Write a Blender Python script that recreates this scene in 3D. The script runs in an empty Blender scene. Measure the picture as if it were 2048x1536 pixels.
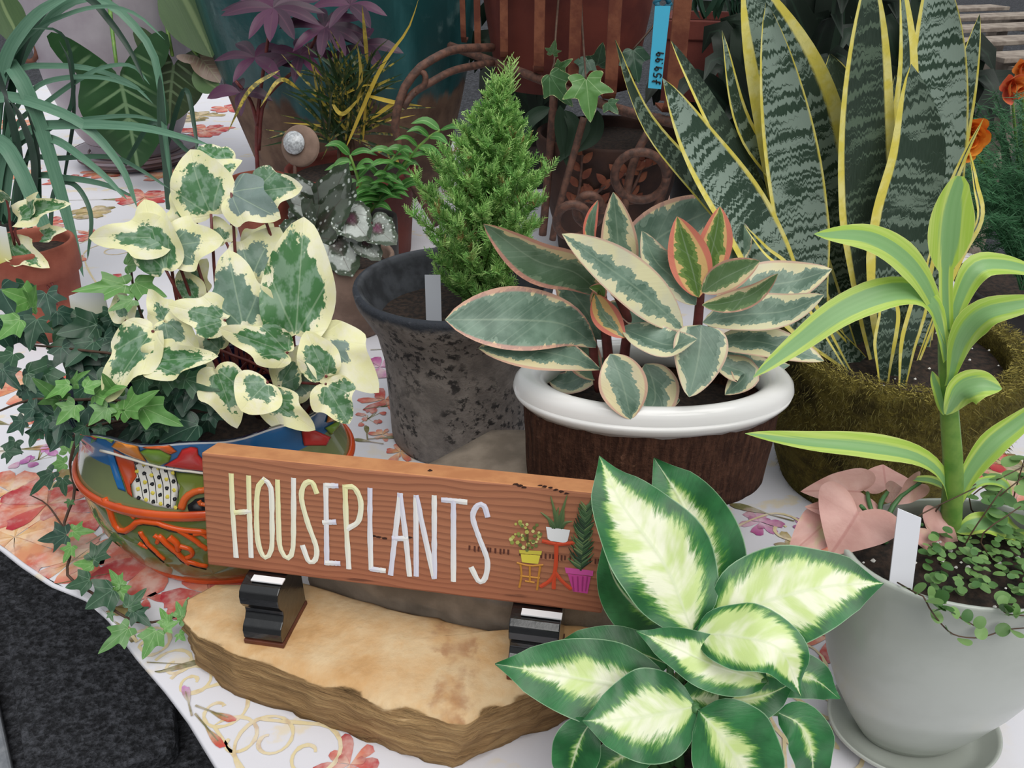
import bpy, bmesh, math, random
from mathutils import Vector as V, Matrix, noise as mnoise
R = math.radians
rnd = random.Random(7)

# ------------------------------------------------------------------ camera, sky, sun, exposure
sc = bpy.context.scene
C = sc.collection
FPX, PITCH, CAMZ = 1655.0, R(30), 0.80          # focal length in pixels of the 2048 wide frame, tilt, height over the table
cam_d = bpy.data.cameras.new('camera'); cam = bpy.data.objects.new('camera', cam_d); C.objects.link(cam)
cam_d.sensor_width = 36; cam_d.lens = FPX / 2048 * 36; cam_d.clip_start = .02; cam_d.clip_end = 60
cam.location = (0, 0, CAMZ); cam.rotation_euler = (R(90) - PITCH, 0, 0)
sc.camera = cam
w = bpy.data.worlds.new('overcast_sky'); sc.world = w; w.use_nodes = True
bg = w.node_tree.nodes['Background']; bg.inputs[0].default_value = (.93, .97, 1, 1)
# standard overcast sky: the zenith three times as bright as the horizon
wt = w.node_tree; tc = wt.nodes.new('ShaderNodeTexCoord'); sx_ = wt.nodes.new('ShaderNodeSeparateXYZ'); mr = wt.nodes.new('ShaderNodeMapRange')
wt.links.new(tc.outputs['Generated'], sx_.inputs[0]); wt.links.new(sx_.outputs[2], mr.inputs[0]); mr.inputs[1].default_value = 0; mr.inputs[2].default_value = 1
mr.inputs[3].default_value = .27; mr.inputs[4].default_value = .81; wt.links.new(mr.outputs[0], bg.inputs[1])
sun_d = bpy.data.lights.new('sun', 'SUN'); sun_d.energy = 2.0; sun_d.angle = R(55); sun_d.color = (1, .97, .92)
sun = bpy.data.objects.new('sun', sun_d); C.objects.link(sun); sun.rotation_euler = (R(30), R(14), 0)
sc.view_settings.view_transform = 'Standard'; sc.view_settings.look = 'None'; sc.view_settings.gamma = 1
sc.view_settings.use_curve_mapping = False
sc.view_settings.exposure = 0.0

# ------------------------------------------------------------------ measuring helpers
CP, SP = math.cos(PITCH), math.sin(PITCH)
def ray(px, py):
    u = 768 - py
    return V((px - 1024, FPX * CP + u * SP, -FPX * SP + u * CP))
def P(px, py, Y):
    d = ray(px, py); return V((0, 0, CAMZ)) + d * (Y / d.y)
def PZ(px, py, z=0.0):
    d = ray(px, py); return V((0, 0, CAMZ)) + d * ((z - CAMZ) / d.z)
def S(py, Y):                                    # metres that one pixel spans at that row and depth
    return Y / (FPX * CP + (768 - py) * SP)
def zat(py, Y): return P(1024, py, Y).z
def lin(h, a=1.0):
    if isinstance(h, (tuple, list)): return (*h[:3], a)
    h = h.lstrip('#'); o = []
    for i in (0, 2, 4):
        c = int(h[i:i + 2], 16) / 255
        o.append(c / 12.92 if c <= .04045 else ((c + .055) / 1.055) ** 2.4)
    return (*o, a)
def mixc(a, b, t): return tuple(a[i] + (b[i] - a[i]) * t for i in range(3)) + (1,)
def cr(pts, n):                                  # Catmull-Rom through points, n segments
    pts = [V(p) for p in pts]
    if len(pts) == 2: return [pts[0].lerp(pts[1], i / n) for i in range(n + 1)]
    q = [pts[0] * 2 - pts[1]] + pts + [pts[-1] * 2 - pts[-2]]
    L = [0]
    for i in range(len(pts) - 1): L.append(L[-1] + (pts[i + 1] - pts[i]).length + 1e-9)
    out = []
    for i in range(n + 1):
        s = L[-1] * i / n; k = 0
        while k < len(pts) - 2 and s > L[k + 1]: k += 1
        t = (s - L[k]) / (L[k + 1] - L[k]); a, b, c, d = q[k:k + 4]
        out.append(.5 * ((2 * b) + (c - a) * t + (2 * a - 5 * b + 4 * c - d) * t * t + (3 * b - a - 3 * c + d) * t ** 3))
    return out

# ------------------------------------------------------------------ object helpers
ORG = {}
def thing(name, label, cat, loc, group=None):
    o = bpy.data.objects.new(name, None); C.objects.link(o); o.location = loc; o.empty_display_size = .05
    o['label'] = label; o['category'] = cat
    if group: o['group'] = group
    ORG[o] = V(loc); return o
def tag(o, label, cat, group=None):
    o['label'] = label; o['category'] = cat
    if group: o['group'] = group
    return o
class MB:
    def __init__(s): s.v = []; s.f = []; s.uv = []; s.uv2 = []; s.col = []; s.mi = []
    def add(s, vs, fs, uv=None, uv2=None, col=None, mi=0):
        b = len(s.v); s.v += [V(v) for v in vs]; s.f += [tuple(b + i for i in f) for f in fs]; s.mi += [mi] * len(fs)
        s.uv += uv if uv else [(0, 0)] * len(vs); s.uv2 += uv2 if uv2 else [(0, 0)] * len(vs)
        if isinstance(col, tuple): col = [col] * len(vs)
        s.col += col if col else [(1, 1, 1, 1)] * len(vs)
    def tube(s, pts, r0, r1=None, seg=6, n=None, col=None, caps=True, flat=1.0, nrm=None):
        pts = cr(pts, n) if n else [V(p) for p in pts]
        r1 = r0 if r1 is None else r1; N = len(pts); vs = []; prev = None; uv = []
        for i, p in enumerate(pts):
            t = (pts[min(i + 1, N - 1)] - pts[max(i - 1, 0)]); t = t.normalized() if t.length > 1e-9 else V((0, 0, 1))
            if prev is None:
                a = nrm if nrm is not None else (V((0, 0, 1)) if abs(t.z) < .9 else V((1, 0, 0)))
                x = t.cross(a).normalized()
            else: x = (prev - t * prev.dot(t)).normalized()
            prev = x; y = t.cross(x)
            r = r0 + (r1 - r0) * i / max(1, N - 1) if not callable(r0) else r0(i / max(1, N - 1))
            for k in range(seg):
                an = 2 * math.pi * k / seg; vs.append(p + x * r * math.cos(an) + y * r * math.sin(an) * flat); uv.append((i / max(1, N - 1), k / seg))
        fs = [(i * seg + k, i * seg + (k + 1) % seg, (i + 1) * seg + (k + 1) % seg, (i + 1) * seg + k) for i in range(N - 1) for k in range(seg)]
        if caps: fs += [tuple(range(seg))[::-1], tuple((N - 1) * seg + k for k in range(seg))]
        s.add(vs, fs, uv=uv, col=col)
    def box(s, c, d, rot=None, col=None):
        c = V(c); vs = [V((x * d[0] / 2, y * d[1] / 2, z * d[2] / 2)) for x in (-1, 1) for y in (-1, 1) for z in (-1, 1)]
        if rot is not None: vs = [rot @ v for v in vs]
        s.add([c + v for v in vs], [(0, 1, 3, 2), (4, 6, 7, 5), (0, 4, 5, 1), (2, 3, 7, 6), (0, 2, 6, 4), (1, 5, 7, 3)], col=col)
    def build(s, name, m, parent=None, smooth=True, org=None, sub=0, bevel=0):
        o0 = V(org) if org is not None else (ORG[parent] if parent else V((0, 0, 0)))
        me = bpy.data.meshes.new(name); me.from_pydata([v - o0 for v in s.v], [], s.f)
        if m:
            for mm in (m if isinstance(m, list) else [m]): me.materials.append(mm)
        if any(s.mi): me.polygons.foreach_set('material_index', s.mi)
        for nm, d in (('Lf', s.uv), ('Met', s.uv2)):
            if any(x != (0, 0) for x in d):
                l = me.uv_layers.new(name=nm); fl = []
                for lp in me.loops: fl += d[lp.vertex_index]
                l.data.foreach_set('uv', fl)
        if any(c != (1, 1, 1, 1) for c in s.col):
            a = me.color_attributes.new('Col', 'FLOAT_COLOR', 'POINT'); fl = []
            for c in s.col: fl += c
            a.data.foreach_set('color', fl)
        if smooth: me.polygons.foreach_set('use_smooth', [True] * len(me.polygons))
        me.update()
        o = bpy.data.objects.new(name, me); C.objects.link(o)
        if parent: o.parent = parent; ORG[o] = ORG[parent]
        else: o.location = o0; ORG[o] = o0
        if bevel:
            b = o.modifiers.new('bevel', 'BEVEL'); b.width = bevel; b.segments = 2; b.limit_method = 'ANGLE'
        if sub:
            b = o.modifiers.new('sub', 'SUBSURF'); b.levels = b.render_levels = sub
        return o
def lathe(mb, c, prof, seg=48, sy=1.0, wob=None, uvs=True):
    """prof: list of (z, r) going round the section; c: centre of the axis"""
    vs = []; uv = []; n = len(prof)
    for i, (z, r) in enumerate(prof):
        for k in range(seg + 1):
            a = 2 * math.pi * k / seg; rr = r
            if wob: rr = r * (1 + wob(a if k < seg else 0, z))
            vs.append(V((c[0] + rr * math.cos(a), c[1] + rr * sy * math.sin(a), z))); uv.append((k / seg, i / (n - 1)))
    W = seg + 1
    fs = [(i * W + k, i * W + k + 1, (i + 1) * W + k + 1, (i + 1) * W + k) for i in range(n - 1) for k in range(seg)]
    mb.add(vs, fs, uv=uv)
def disc(mb, c, r, z, seg=32, sy=1.0, bump=0.0, rings=5):
    vs = [V((c[0], c[1], z + bump))]; 
    for j in range(1, rings + 1):
        for k in range(seg):
            a = 2 * math.pi * k / seg; q = r * j / rings
            vs.append(V((c[0] + q * math.cos(a), c[1] + q * sy * math.sin(a), z + bump * (1 - j / rings) + bump * .6 * mnoise.noise(V((q * 60 * math.cos(a), q * 60 * math.sin(a), 3))))))
    fs = [(0, 1 + k, 1 + (k + 1) % seg) for k in range(seg)]
    for j in range(rings - 1):
        for k in range(seg):
            a, b = 1 + j * seg + k, 1 + j * seg + (k + 1) % seg; fs.append((a, a + seg, b + seg, b))
    mb.add(vs, fs)
def pot_prof(cx, Y, rows, wall, lipround=.004, bottom=True):
    """rows top to bottom as (pixel row of the axis, half width in pixels) -> centre and closed section with a wall"""
    out = [(zat(py, Y), hw * S(py, Y)) for py, hw in rows]
    X = P(cx, rows[0][0], Y).x
    zt, rt = out[0]; zb = out[-1][0]
    inner = [(zt - .01, rt - wall)] + [(z, max(r - wall, .01)) for z, r in out[1:-1]] + [(zb + wall, max(out[-1][1] - wall, .005)), (zb + wall, .001)]
    prof = inner[::-1] + [(zt - wall * .15, rt - wall * .85), (zt, rt - wall * .5), (zt - wall * .15, rt - wall * .12)] + [(zt - wall * .5, rt)] + out[1:] + [(zb - .0, .001)]
    return (X, Y), prof

# ------------------------------------------------------------------ leaf builders
def hint(nx=0, ny=-.55, nz=.85): return V((nx, ny, nz)).normalized()
PROF = {
 'ell': lambda u: max(0, math.sin(math.pi * min(1, u) ** .92)) ** .75,
 'lance': lambda u: max(0, math.sin(math.pi * u ** .75)) ** .8 * (1 - .15 * u),
 'obov': lambda u: (max(0, math.sin(math.pi * u ** 1.35)) ** .7) * .96 + .06 * (1 - u),
 'strap': lambda u: min(1, .75 + u) * (1 - u ** 4) ** .5,
 'snake': lambda u: (.42 + .58 * min(1, u / .45)) * (max(0, 1 - max(0, (u - .55) / .45) ** 2.0)) ** .8,
 'ovate': lambda u: max(0, math.sin(math.pi * u ** .62)) ** .62 * (1 - .12 * u),
 'flare': lambda u: (.28 + .1 * u if u < .42 else .32 + .68 * math.sin(math.pi * min(1, (u - .42) / .58) ** .9)) * (1 if u < .97 else .6),
 'dief': lambda u: max(0, math.sin(math.pi * u ** .8)) ** .72 * (1 - .18 * u) * (1 if u < .82 else 1 - .45 * (u - .82) / .18),
 'dracl': lambda u: min(1, .28 + 1.6 * max(0, u - .08)) * max(0, 1 - u ** 3.2) ** .75,
}
def strip(mb, pts, width, n=None, n1=None, prof='ell', fold=.12, curl=0.0, wave=0.0, wf=3, nu=16, nv=6, twist=0.0, seed=0):
    n = n if n is not None else hint(); n1 = n if n1 is None else n1
    pf = PROF[prof]; c = cr(pts, nu); L = [0]
    for i in range(nu): L.append(L[-1] + (c[i + 1] - c[i]).length)
    vs = []; uv = []; uv2 = []; ph = seed * 1.7
    for i, p in enumerate(c):
        u = L[i] / L[-1]; t = (c[min(i + 1, nu)] - c[max(i - 1, 0)]).normalized()
        nn = n.lerp(n1, u); sd = nn.cross(t)
        sd = sd.normalized() if sd.length > 1e-6 else V((1, 0, 0)); nm = t.cross(sd)
        if twist: q = Matrix.Rotation(twist * u, 3, t); sd = q @ sd; nm = q @ nm
        hw = width * .5 * max(pf(u), .012)
        for j in range(nv + 1):
            v = 2 * j / nv - 1
            off = (fold * abs(v) + curl * v * v) * hw + wave * width * abs(v) ** 1.5 * math.sin(wf * 2 * math.pi * u + ph + (1.3 if v > 0 else 0))
            vs.append(p + sd * (v * hw) + nm * off); uv.append((u, j / nv)); uv2.append((L[i], v * hw))
    W = nv + 1
    fs = [(i * W + j, i * W + j + 1, (i + 1) * W + j + 1, (i + 1) * W + j) for i in range(nu) for j in range(nv)]
    mb.add(vs, fs, uv=uv, uv2=uv2)
OUTL = {
 'ivy': [(0, .02), (.10, -.09), (.24, -.15), (.42, -.13), (.47, -.09), (.40, .03), (.37, .10), (.46, .17), (.60, .29), (.68, .40), (.56, .40), (.40, .40), (.27, .43), (.24, .55), (.18, .72), (.08, .90), (0, 1)],
 'ivy3': [(0, .0), (.10, -.07), (.24, -.08), (.36, -.02), (.44, .1), (.56, .26), (.62, .38), (.48, .40), (.32, .43), (.24, .52), (.21, .64), (.15, .80), (.06, .94), (0, 1)],
 'marengo': [(0, 0), (.10, -.06), (.24, -.07), (.40, -.01), (.50, .11), (.56, .27), (.55, .40), (.44, .46), (.36, .53), (.31, .64), (.25, .77), (.14, .91), (0, 1)],
 'round': [(0, 0), (.14, -.05), (.30, -.04), (.45, .06), (.54, .22), (.56, .40), (.50, .56), (.42, .68), (.31, .80), (.17, .93), (0, 1)],
 'heart': [(0, .12), (.06, .03), (.16, -.08), (.30, -.14), (.44, -.10), (.52, .04), (.52, .18), (.46, .34), (.38, .50), (.28, .66), (.16, .82), (.06, .94), (0, 1)],
 'arrow': [(0, .14), (.06, .02), (.20, -.12), (.40, -.26), (.56, -.30), (.60, -.20), (.52, -.02), (.40, .10), (.44, .24), (.46, .38), (.40, .56), (.28, .74), (.14, .90), (0, 1)],
 'begonia': [(0, .05), (.12, -.08), (.28, -.10), (.42, 0), (.50, .14), (.48, .26), (.52, .36), (.44, .48), (.40, .60), (.30, .70), (.24, .84), (.10, .92), (0, 1)],
 'disc': [(0, 0), (.2, .03), (.36, .14), (.46, .32), (.48, .5), (.44, .7), (.32, .88), (.16, .98), (0, 1)],
}
def smooth_outline(o, k=2):
    return [tuple(q) for q in [(p.x, p.y) for p in cr([(x, y, 0) for x, y in o], (len(o) - 1) * k)]]
def outleaf(mb, base, tip, width, n=None, kind='ivy', droop=.1, fold=.12, cup=0.0, wave=.02, seed=0, rings=4, roll=0.0, sm=1):
    """a leaf cut to an outline: base is where the stalk meets the blade"""
    base, tip = V(base), V(tip); n = n if n is not None else hint(); a = tip - base; Ln = a.length; a.normalize()
    sd = n.cross(a); sd = sd.normalized() if sd.length > 1e-6 else V((1, 0, 0)); nm = a.cross(sd)
    nm = nm if nm.dot(n) > 0 else -nm
    if roll: q = Matrix.Rotation(roll, 3, a); sd = q @ sd; nm = q @ nm
    h = OUTL[kind]
    if sm > 1: h = smooth_outline(h, sm)
    full = h + [(-x, y) for x, y in h[-2:0:-1]]; mx = max(x for x, y in h) * 2
    cx, cy = 0, .22 if kind != 'disc' else .45
    vs = []; uv = []; uv2 = []; r2 = random.Random(seed)
    asym = r2.uniform(-.08, .08); ph = r2.uniform(0, 6)
    def put(x, y, e):
        X = (x + asym * y * (1 - y)) / mx * width; Yv = y * Ln
        z = -droop * Ln * (y * y) + fold * abs(X) + cup * (X * X + (Yv - .3 * Ln) ** 2) / Ln + wave * Ln * e * e * math.sin(9 * math.atan2(x, y - .25) / 2 + ph)
        vs.append(base + sd * X + a * Yv + nm * z); uv.append((x + .5, y)); uv2.append((e, Yv))
    put(cx, cy, 0)
    for k in range(1, rings + 1):
        s = k / rings
        for x, y in full: put(cx + (x - cx) * s, cy + (y - cy) * s, s)
    m = len(full); fs = [(0, 1 + i, 1 + (i + 1) % m) for i in range(m)]
    for k in range(rings - 1):
        b = 1 + k * m
        for i in range(m): fs.append((b + i, b + m + i, b + m + (i + 1) % m, b + (i + 1) % m))
    mb.add(vs, fs, uv=uv, uv2=uv2)
def pl(pix, Y0, Y1=None, k=None):                # pixel path -> points in space at depths running from Y0 to Y1
    Y1 = Y0 if Y1 is None else Y1; n = len(pix) - 1
    return [P(p[0], p[1], p[2] if len(p) > 2 else Y0 + (Y1 - Y0) * i / n) for i, p in enumerate(pix)]
def leaf(parent, pix, Y0, Y1, w, m, name='leaf', col=None, **k):
    pts = pl(pix, Y0, Y1); mid = pix[len(pix) // 2]; Ym = (Y0 + Y1) / 2
    mb = MB(); strip(mb, pts, w * S(mid[1], Ym), **k); o = mb.build(name, m, parent)
    if col: o.color = (*col, 1) if len(col) == 3 else col
    return o
def oleaf(parent, b, t, Yb, Yt, w, m, name='leaf', col=None, **k):
    mb = MB(); outleaf(mb, P(b[0], b[1], Yb), P(t[0], t[1], Yt), w * S(b[1], Yb), **k); o = mb.build(name, m, parent)
    if col: o.color = (*col, 1) if len(col) == 3 else col
    return o
def stem(parent, pts, r0, r1, m, name='stem', n=10, seg=6, col=None):
    mb = MB(); mb.tube(pts, r0, r1, seg=seg, n=n); o = mb.build(name, m, parent)
    if col: o.color = (*col, 1)
    return o
# ------------------------------------------------------------------ materials
class NT:
    def __init__(s, name):
        s.m = bpy.data.materials.new(name); s.m.use_nodes = True; s.t = s.m.node_tree; s.b = s.t.nodes['Principled BSDF']; s.out = s.t.nodes['Material Output']
    def n(s, typ, ins=None, **pr):
        nd = s.t.nodes.new('ShaderNode' + typ)
        for k, v in pr.items(): setattr(nd, k, v)
        for k, v in (ins or {}).items():
            sk = nd.inputs[k]
            if hasattr(v, 'links') or isinstance(v, bpy.types.NodeSocket): s.t.links.new(v, sk)
            else: sk.default_value = v
        return nd
    def uv(s, nm): return s.n('UVMap', uv_map=nm).outputs[0]
    def sep(s, v): o = s.n('SeparateXYZ', {0: v}).outputs; return o[0], o[1], o[2]
    def ma(s, op, a, b=0.0, c=0.0, cl=False):
        nd = s.n('Math', {0: a, 1: b, 2: c}, operation=op); nd.use_clamp = cl; return nd.outputs[0]
    def noise(s, vec, sc=10, det=3, ro=.55, dist=0, col=False):
        nd = s.n('TexNoise', {'Vector': vec, 'Scale': sc, 'Detail': det, 'Roughness': ro, 'Distortion': dist}); return nd.outputs[1 if col else 0]
    def vm(s, op, a, b=(0, 0, 0)): return s.n('VectorMath', {0: a, 1: b}, operation=op).outputs[0]
    def comb(s, x=0.0, y=0.0, z=0.0): return s.n('CombineXYZ', {0: x, 1: y, 2: z}).outputs[0]
    def ss(s, v, a, b): return s.n('MapRange', {0: v, 1: a, 2: b, 3: 0.0, 4: 1.0}, interpolation_type='SMOOTHSTEP').outputs[0]
    def mix(s, f, a, b, bl='MIX'):
        nd = s.n('Mix', data_type='RGBA', blend_type=bl)
        for sk, v in ((nd.inputs[0], f), (nd.inputs[6], a), (nd.inputs[7], b)):
            if isinstance(v, bpy.types.NodeSocket): s.t.links.new(v, sk)
            else: sk.default_value = lin(v) if isinstance(v, str) else v
        return nd.outputs[2]
    def ramp(s, v, stops):
        nd = s.n('ValToRGB', {0: v}); e = nd.color_ramp.elements
        while len(e) < len(stops): e.new(.5)
        for i, (p, c) in enumerate(stops): e[i].position = p; e[i].color = lin(c)
        return nd.outputs[0]
    def obj(s): return s.n('TexCoord').outputs['Object']
    def oc(s):  o = s.n('ObjectInfo').outputs; return s.n('SeparateColor', {0: o['Color']}).outputs, o['Random']
    def bump(s, h, st=.3, d=.002): s.t.links.new(s.n('Bump', {'Strength': st, 'Distance': d, 'Height': h}).outputs[0], s.b.inputs['Normal'])
    def col(s, c):
        if isinstance(c, bpy.types.NodeSocket): s.t.links.new(c, s.b.inputs[0])
        else: s.b.inputs[0].default_value = lin(c) if isinstance(c, str) else c
    def fin(s, rough=.5, spec=.5, metal=0.0, coat=0.0, trans=0.0, c=None):
        if not isinstance(rough, bpy.types.NodeSocket): s.b.inputs['Roughness'].default_value = rough
        else: s.t.links.new(rough, s.b.inputs['Roughness'])
        s.b.inputs['Specular IOR Level'].default_value = spec; s.b.inputs['Metallic'].default_value = metal; s.b.inputs['Coat Weight'].default_value = coat
        if trans:
            tb = s.n('BsdfTranslucent'); 
            l = [l for l in s.t.links if l.to_socket == s.b.inputs[0]]
            if l: s.t.links.new(l[0].from_socket, tb.inputs[0])
            else: tb.inputs[0].default_value = s.b.inputs[0].default_value
            mx = s.n('MixShader', {0: trans, 1: s.b.outputs[0], 2: tb.outputs[0]}); s.t.links.new(mx.outputs[0], s.out.inputs[0])
        return s.m
M = {}
def plain(name, c, rough=.5, spec=.5, metal=0.0, var=.0, vsc=30, bmp=0, bsc=80, trans=0, coat=0.0, c2=None):
    t = NT(name)
    if var or c2:
        o = t.obj(); n = t.noise(o, vsc, 5); base = lin(c)
        b = lin(c2) if c2 else tuple(x * (1 - var) for x in base[:3]) + (1,)
        t.col(t.mix(t.ss(n, .35, .65), base, b))
    else: t.col(c)
    if bmp: t.bump(t.noise(t.obj(), bsc, 6), bmp)
    M[name] = t.fin(rough, spec, metal, coat, trans); return M[name]

def vcol(name, rough=.6, bmp=0, spec=.4, trans=0):
    t = NT(name); t.col(t.n('VertexColor', layer_name='Col').outputs[0])
    if bmp: t.bump(t.noise(t.obj(), 60, 4), bmp)
    M[name] = t.fin(rough, spec, trans=trans); return M[name]

def edge_of(t):                                  # 0 on the midrib, 1 on the margin, for strip leaves
    u, v, _ = t.sep(t.uv('Lf')); sv = t.ma('SUBTRACT', t.ma('MULTIPLY', v, 2.0), 1.0); return u, sv, t.ma('ABSOLUTE', sv)
def seedvec(t, v, rn, k=37.0): return t.vm('ADD', v, t.comb(t.ma('MULTIPLY', rn, k), t.ma('MULTIPLY', rn, k * .61), 0.0))

# snake plant: grey green with dark zigzag bands, yellow margins; object colour r = margin width, g = lightness of the bands
t = NT('snake_leaf'); (c, rn) = t.oc(); u, sv, e = edge_of(t); met = t.uv('Met'); ms = seedvec(t, met, rn)
mx_, my_, _ = t.sep(ms)
zig = t.noise(t.comb(t.ma('MULTIPLY', mx_, 30.0), t.ma('MULTIPLY', my_, 240.0), 0.0), 1, 2)
st = t.noise(t.comb(t.ma('ADD', t.ma('MULTIPLY', mx_, 115.0), t.ma('MULTIPLY', zig, 2.6)), t.ma('MULTIPLY', my_, 11.0), 0.0), 1, 3, .6)
k = t.ss(st, t.ma('ADD', .53, t.ma('MULTIPLY', c[1], -.07)), t.ma('ADD', .57, t.ma('MULTIPLY', c[1], -.06)))
fine = t.noise(t.comb(t.ma('MULTIPLY', mx_, 60.0), t.ma('MULTIPLY', my_, 900.0), 0.0), 1, 2)
lt = t.mix(c[1], '#44573f', '#9db0a4'); dk = t.mix(c[1], '#142218', '#26402f')
g = t.mix(k, dk, lt); g = t.mix(t.ma('MULTIPLY', fine, .25), g, '#7d9382')
yel = t.mix(t.ss(t.noise(ms, 40, 3), .4, .65), '#efdf66', '#f8ee98'); yel = t.mix(t.ma('MULTIPLY', t.ss(st, .5, .6), .15), yel, '#b9b848')
thr = t.ma('SUBTRACT', 1.0, t.ma('ADD', c[0], t.ma('MULTIPLY', t.ma('MULTIPLY', c[2], sv), .35)))
mk = t.ss(t.ma('ADD', e, t.ma('MULTIPLY', t.ma('SUBTRACT', fine, .5), .05)), t.ma('SUBTRACT', thr, .035), t.ma('ADD', thr, .035))
t.col(t.mix(mk, g, yel)); t.bump(fine, .12, .001); M['snake_leaf'] = t.fin(.38, .45, trans=.06)

# peperomia: grey green heart, ragged cream margin, pink rim; r = cream width, g = pinkness, b = fresh green
t = NT('peperomia_leaf'); (c, rn) = t.oc(); u, sv, e = edge_of(t); ms = seedvec(t, t.uv('Met'), rn)
mx_, my_, _ = t.sep(ms)
rg = t.noise(t.comb(t.ma('ADD', mx_, t.ma('MULTIPLY', t.ma('ABSOLUTE', my_), -.6)), t.ma('MULTIPLY', my_, .45), rn), 62, 3, .7)
side = t.ma('MULTIPLY', t.ma('MULTIPLY', sv, t.ma('SUBTRACT', rn, .5)), .55)
mk = t.ma('ADD', t.ma('ADD', e, t.ma('MULTIPLY', t.ma('SUBTRACT', rg, .5), 1.25)), side)
mk = t.ma('ADD', mk, t.ma('MULTIPLY', t.ss(u, .8, 1.0), .15))
thr = t.ma('SUBTRACT', 1.02, c[0])
cream = t.ss(mk, t.ma('SUBTRACT', thr, .02), t.ma('ADD', thr, .02))
gray = t.ss(mk, t.ma('SUBTRACT', thr, .22), t.ma('SUBTRACT', thr, .18))
n2 = t.noise(ms, 26, 4)
gr = t.mix(t.ss(n2, .35, .65), '#557260', '#7a9583'); gr = t.mix(c[2], gr, '#5c7d35')
lg = t.mix(c[2], '#8fa694', '#8aa552')
g = t.mix(t.ma('MULTIPLY', gray, .55), gr, lg)
vn = t.noise(t.comb(t.ma('ADD', mx_, t.ma('MULTIPLY', t.ma('ABSOLUTE', my_), -1.4)), 0.0, 0.0), 190, 1)
g = t.mix(t.ma('MULTIPLY', t.ss(vn, .55, .7), .16), g, '#b8c8b4'); g = t.mix(t.ma('MULTIPLY', t.ss(e, .06, .0), .35), g, '#a9bba2')
cm = t.mix(t.ss(n2, .4, .7), '#e3e4bc', '#d7dcc4'); cm = t.mix(c[1], cm, '#eec07c')
g = t.mix(cream, g, cm)
pk = t.ss(t.ma('ADD', e, t.ma('MULTIPLY', c[1], t.ma('ADD', t.ma('MULTIPLY', u, .34), .12))), .93, 1.0)
g = t.mix(t.ma('MULTIPLY', pk, t.ma('ADD', .62, t.ma('MULTIPLY', c[1], .3))), g, t.mix(c[1], '#cba79c', '#e67a6c'))
t.col(g); t.bump(t.ma('ADD', vn, t.ma('MULTIPLY', n2, .4)), .12, .002); M['peperomia_leaf'] = t.fin(.36, .5, trans=.08)

# dieffenbachia: cream to lime centre feathering into a dark green border; r = size of pale heart, g = brightness, b = side veins
t = NT('dieffenbachia_leaf'); (c, rn) = t.oc(); u, sv, e = edge_of(t); ms = seedvec(t, t.uv('Met'), rn); mx_, my_, _ = t.sep(ms)
d = t.ma('ADD', mx_, t.ma('MULTIPLY', t.ma('ABSOLUTE', my_), -.75))
_q, myr, _ = t.sep(t.uv('Met')); d = t.ma('ADD', mx_, t.ma('MULTIPLY', t.ma('ABSOLUTE', myr), -.75))
f1 = t.noise(t.comb(d, t.ma('MULTIPLY', my_, .22), rn), 330, 4, .7); f2 = t.noise(t.comb(d, t.ma('MULTIPLY', my_, .5), rn), 55, 3)
env = t.ma('MULTIPLY', t.ma('SUBTRACT', u, .42), t.ma('SUBTRACT', u, .42))
mk = t.ma('ADD', t.ma('ADD', t.ma('ADD', e, .07), t.ma('MULTIPLY', env, 2.1)), t.ma('ADD', t.ma('MULTIPLY', t.ma('SUBTRACT', f1, .5), .62), t.ma('MULTIPLY', t.ma('SUBTRACT', f2, .5), .5)))
pale = t.ss(mk, t.ma('ADD', c[0], .10), t.ma('SUBTRACT', c[0], .12)); trn = t.ss(mk, t.ma('ADD', c[0], .22), t.ma('ADD', c[0], -.02))
gn = t.mix(t.ss(t.noise(ms, 30, 3), .3, .7), '#235c32', '#367c46'); gn = t.mix(t.ma('MULTIPLY', t.ss(f1, .5, .7), .25), gn, '#14401f')
pc = t.mix(t.ss(t.ma('ADD', f2, t.ma('MULTIPLY', e, -.15)), .3, .6), '#cfe394', '#f6f8dc'); pc = t.mix(c[1], t.mix(.3, pc, '#8fb460'), pc)
g = t.mix(trn, gn, '#5f9a3c'); g = t.mix(pale, g, pc); g = t.mix(t.ma('MULTIPLY', t.ss(e, .055, .015), .6), g, '#dfe9c0')
g = t.mix(t.ss(e, .97, .995), g, '#8fb48c')
t.col(g); t.bump(t.ma('ADD', t.ma('MULTIPLY', f1, .5), t.ss(e, .0, .08)), .22, .002); M['dieffenbachia_leaf'] = t.fin(.33, .5, trans=.10)

# lime dracaena: lime margins, green stripe down the middle
t = NT('dracaena_leaf'); (c, rn) = t.oc(); u, sv, e = edge_of(t); ms = seedvec(t, t.uv('Met'), rn); mx_, my_, _ = t.sep(ms)
ln = t.noise(t.comb(t.ma('MULTIPLY', mx_, 3.0), t.ma('MULTIPLY', my_, 260.0), 0.0), 1, 3)
mk = t.ss(t.ma('ADD', e, t.ma('MULTIPLY', t.ma('SUBTRACT', ln, .5), .75)), t.ma('ADD', .36, t.ma('MULTIPLY', c[0], .2)), t.ma('ADD', .52, t.ma('MULTIPLY', c[0], .2)))
lime = t.mix(t.ss(ln, .4, .7), '#b6d858', '#d6ea82'); lime = t.mix(c[1], lime, '#7fae48')
g = t.mix(mk, t.mix(ln, '#7fb26c', '#a0ca8c'), lime); g = t.mix(t.ss(e, .95, 1), g, '#dce58a')
t.col(g); t.bump(ln, .15, .001); M['dracaena_leaf'] = t.fin(.36, .45, trans=.22)

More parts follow.
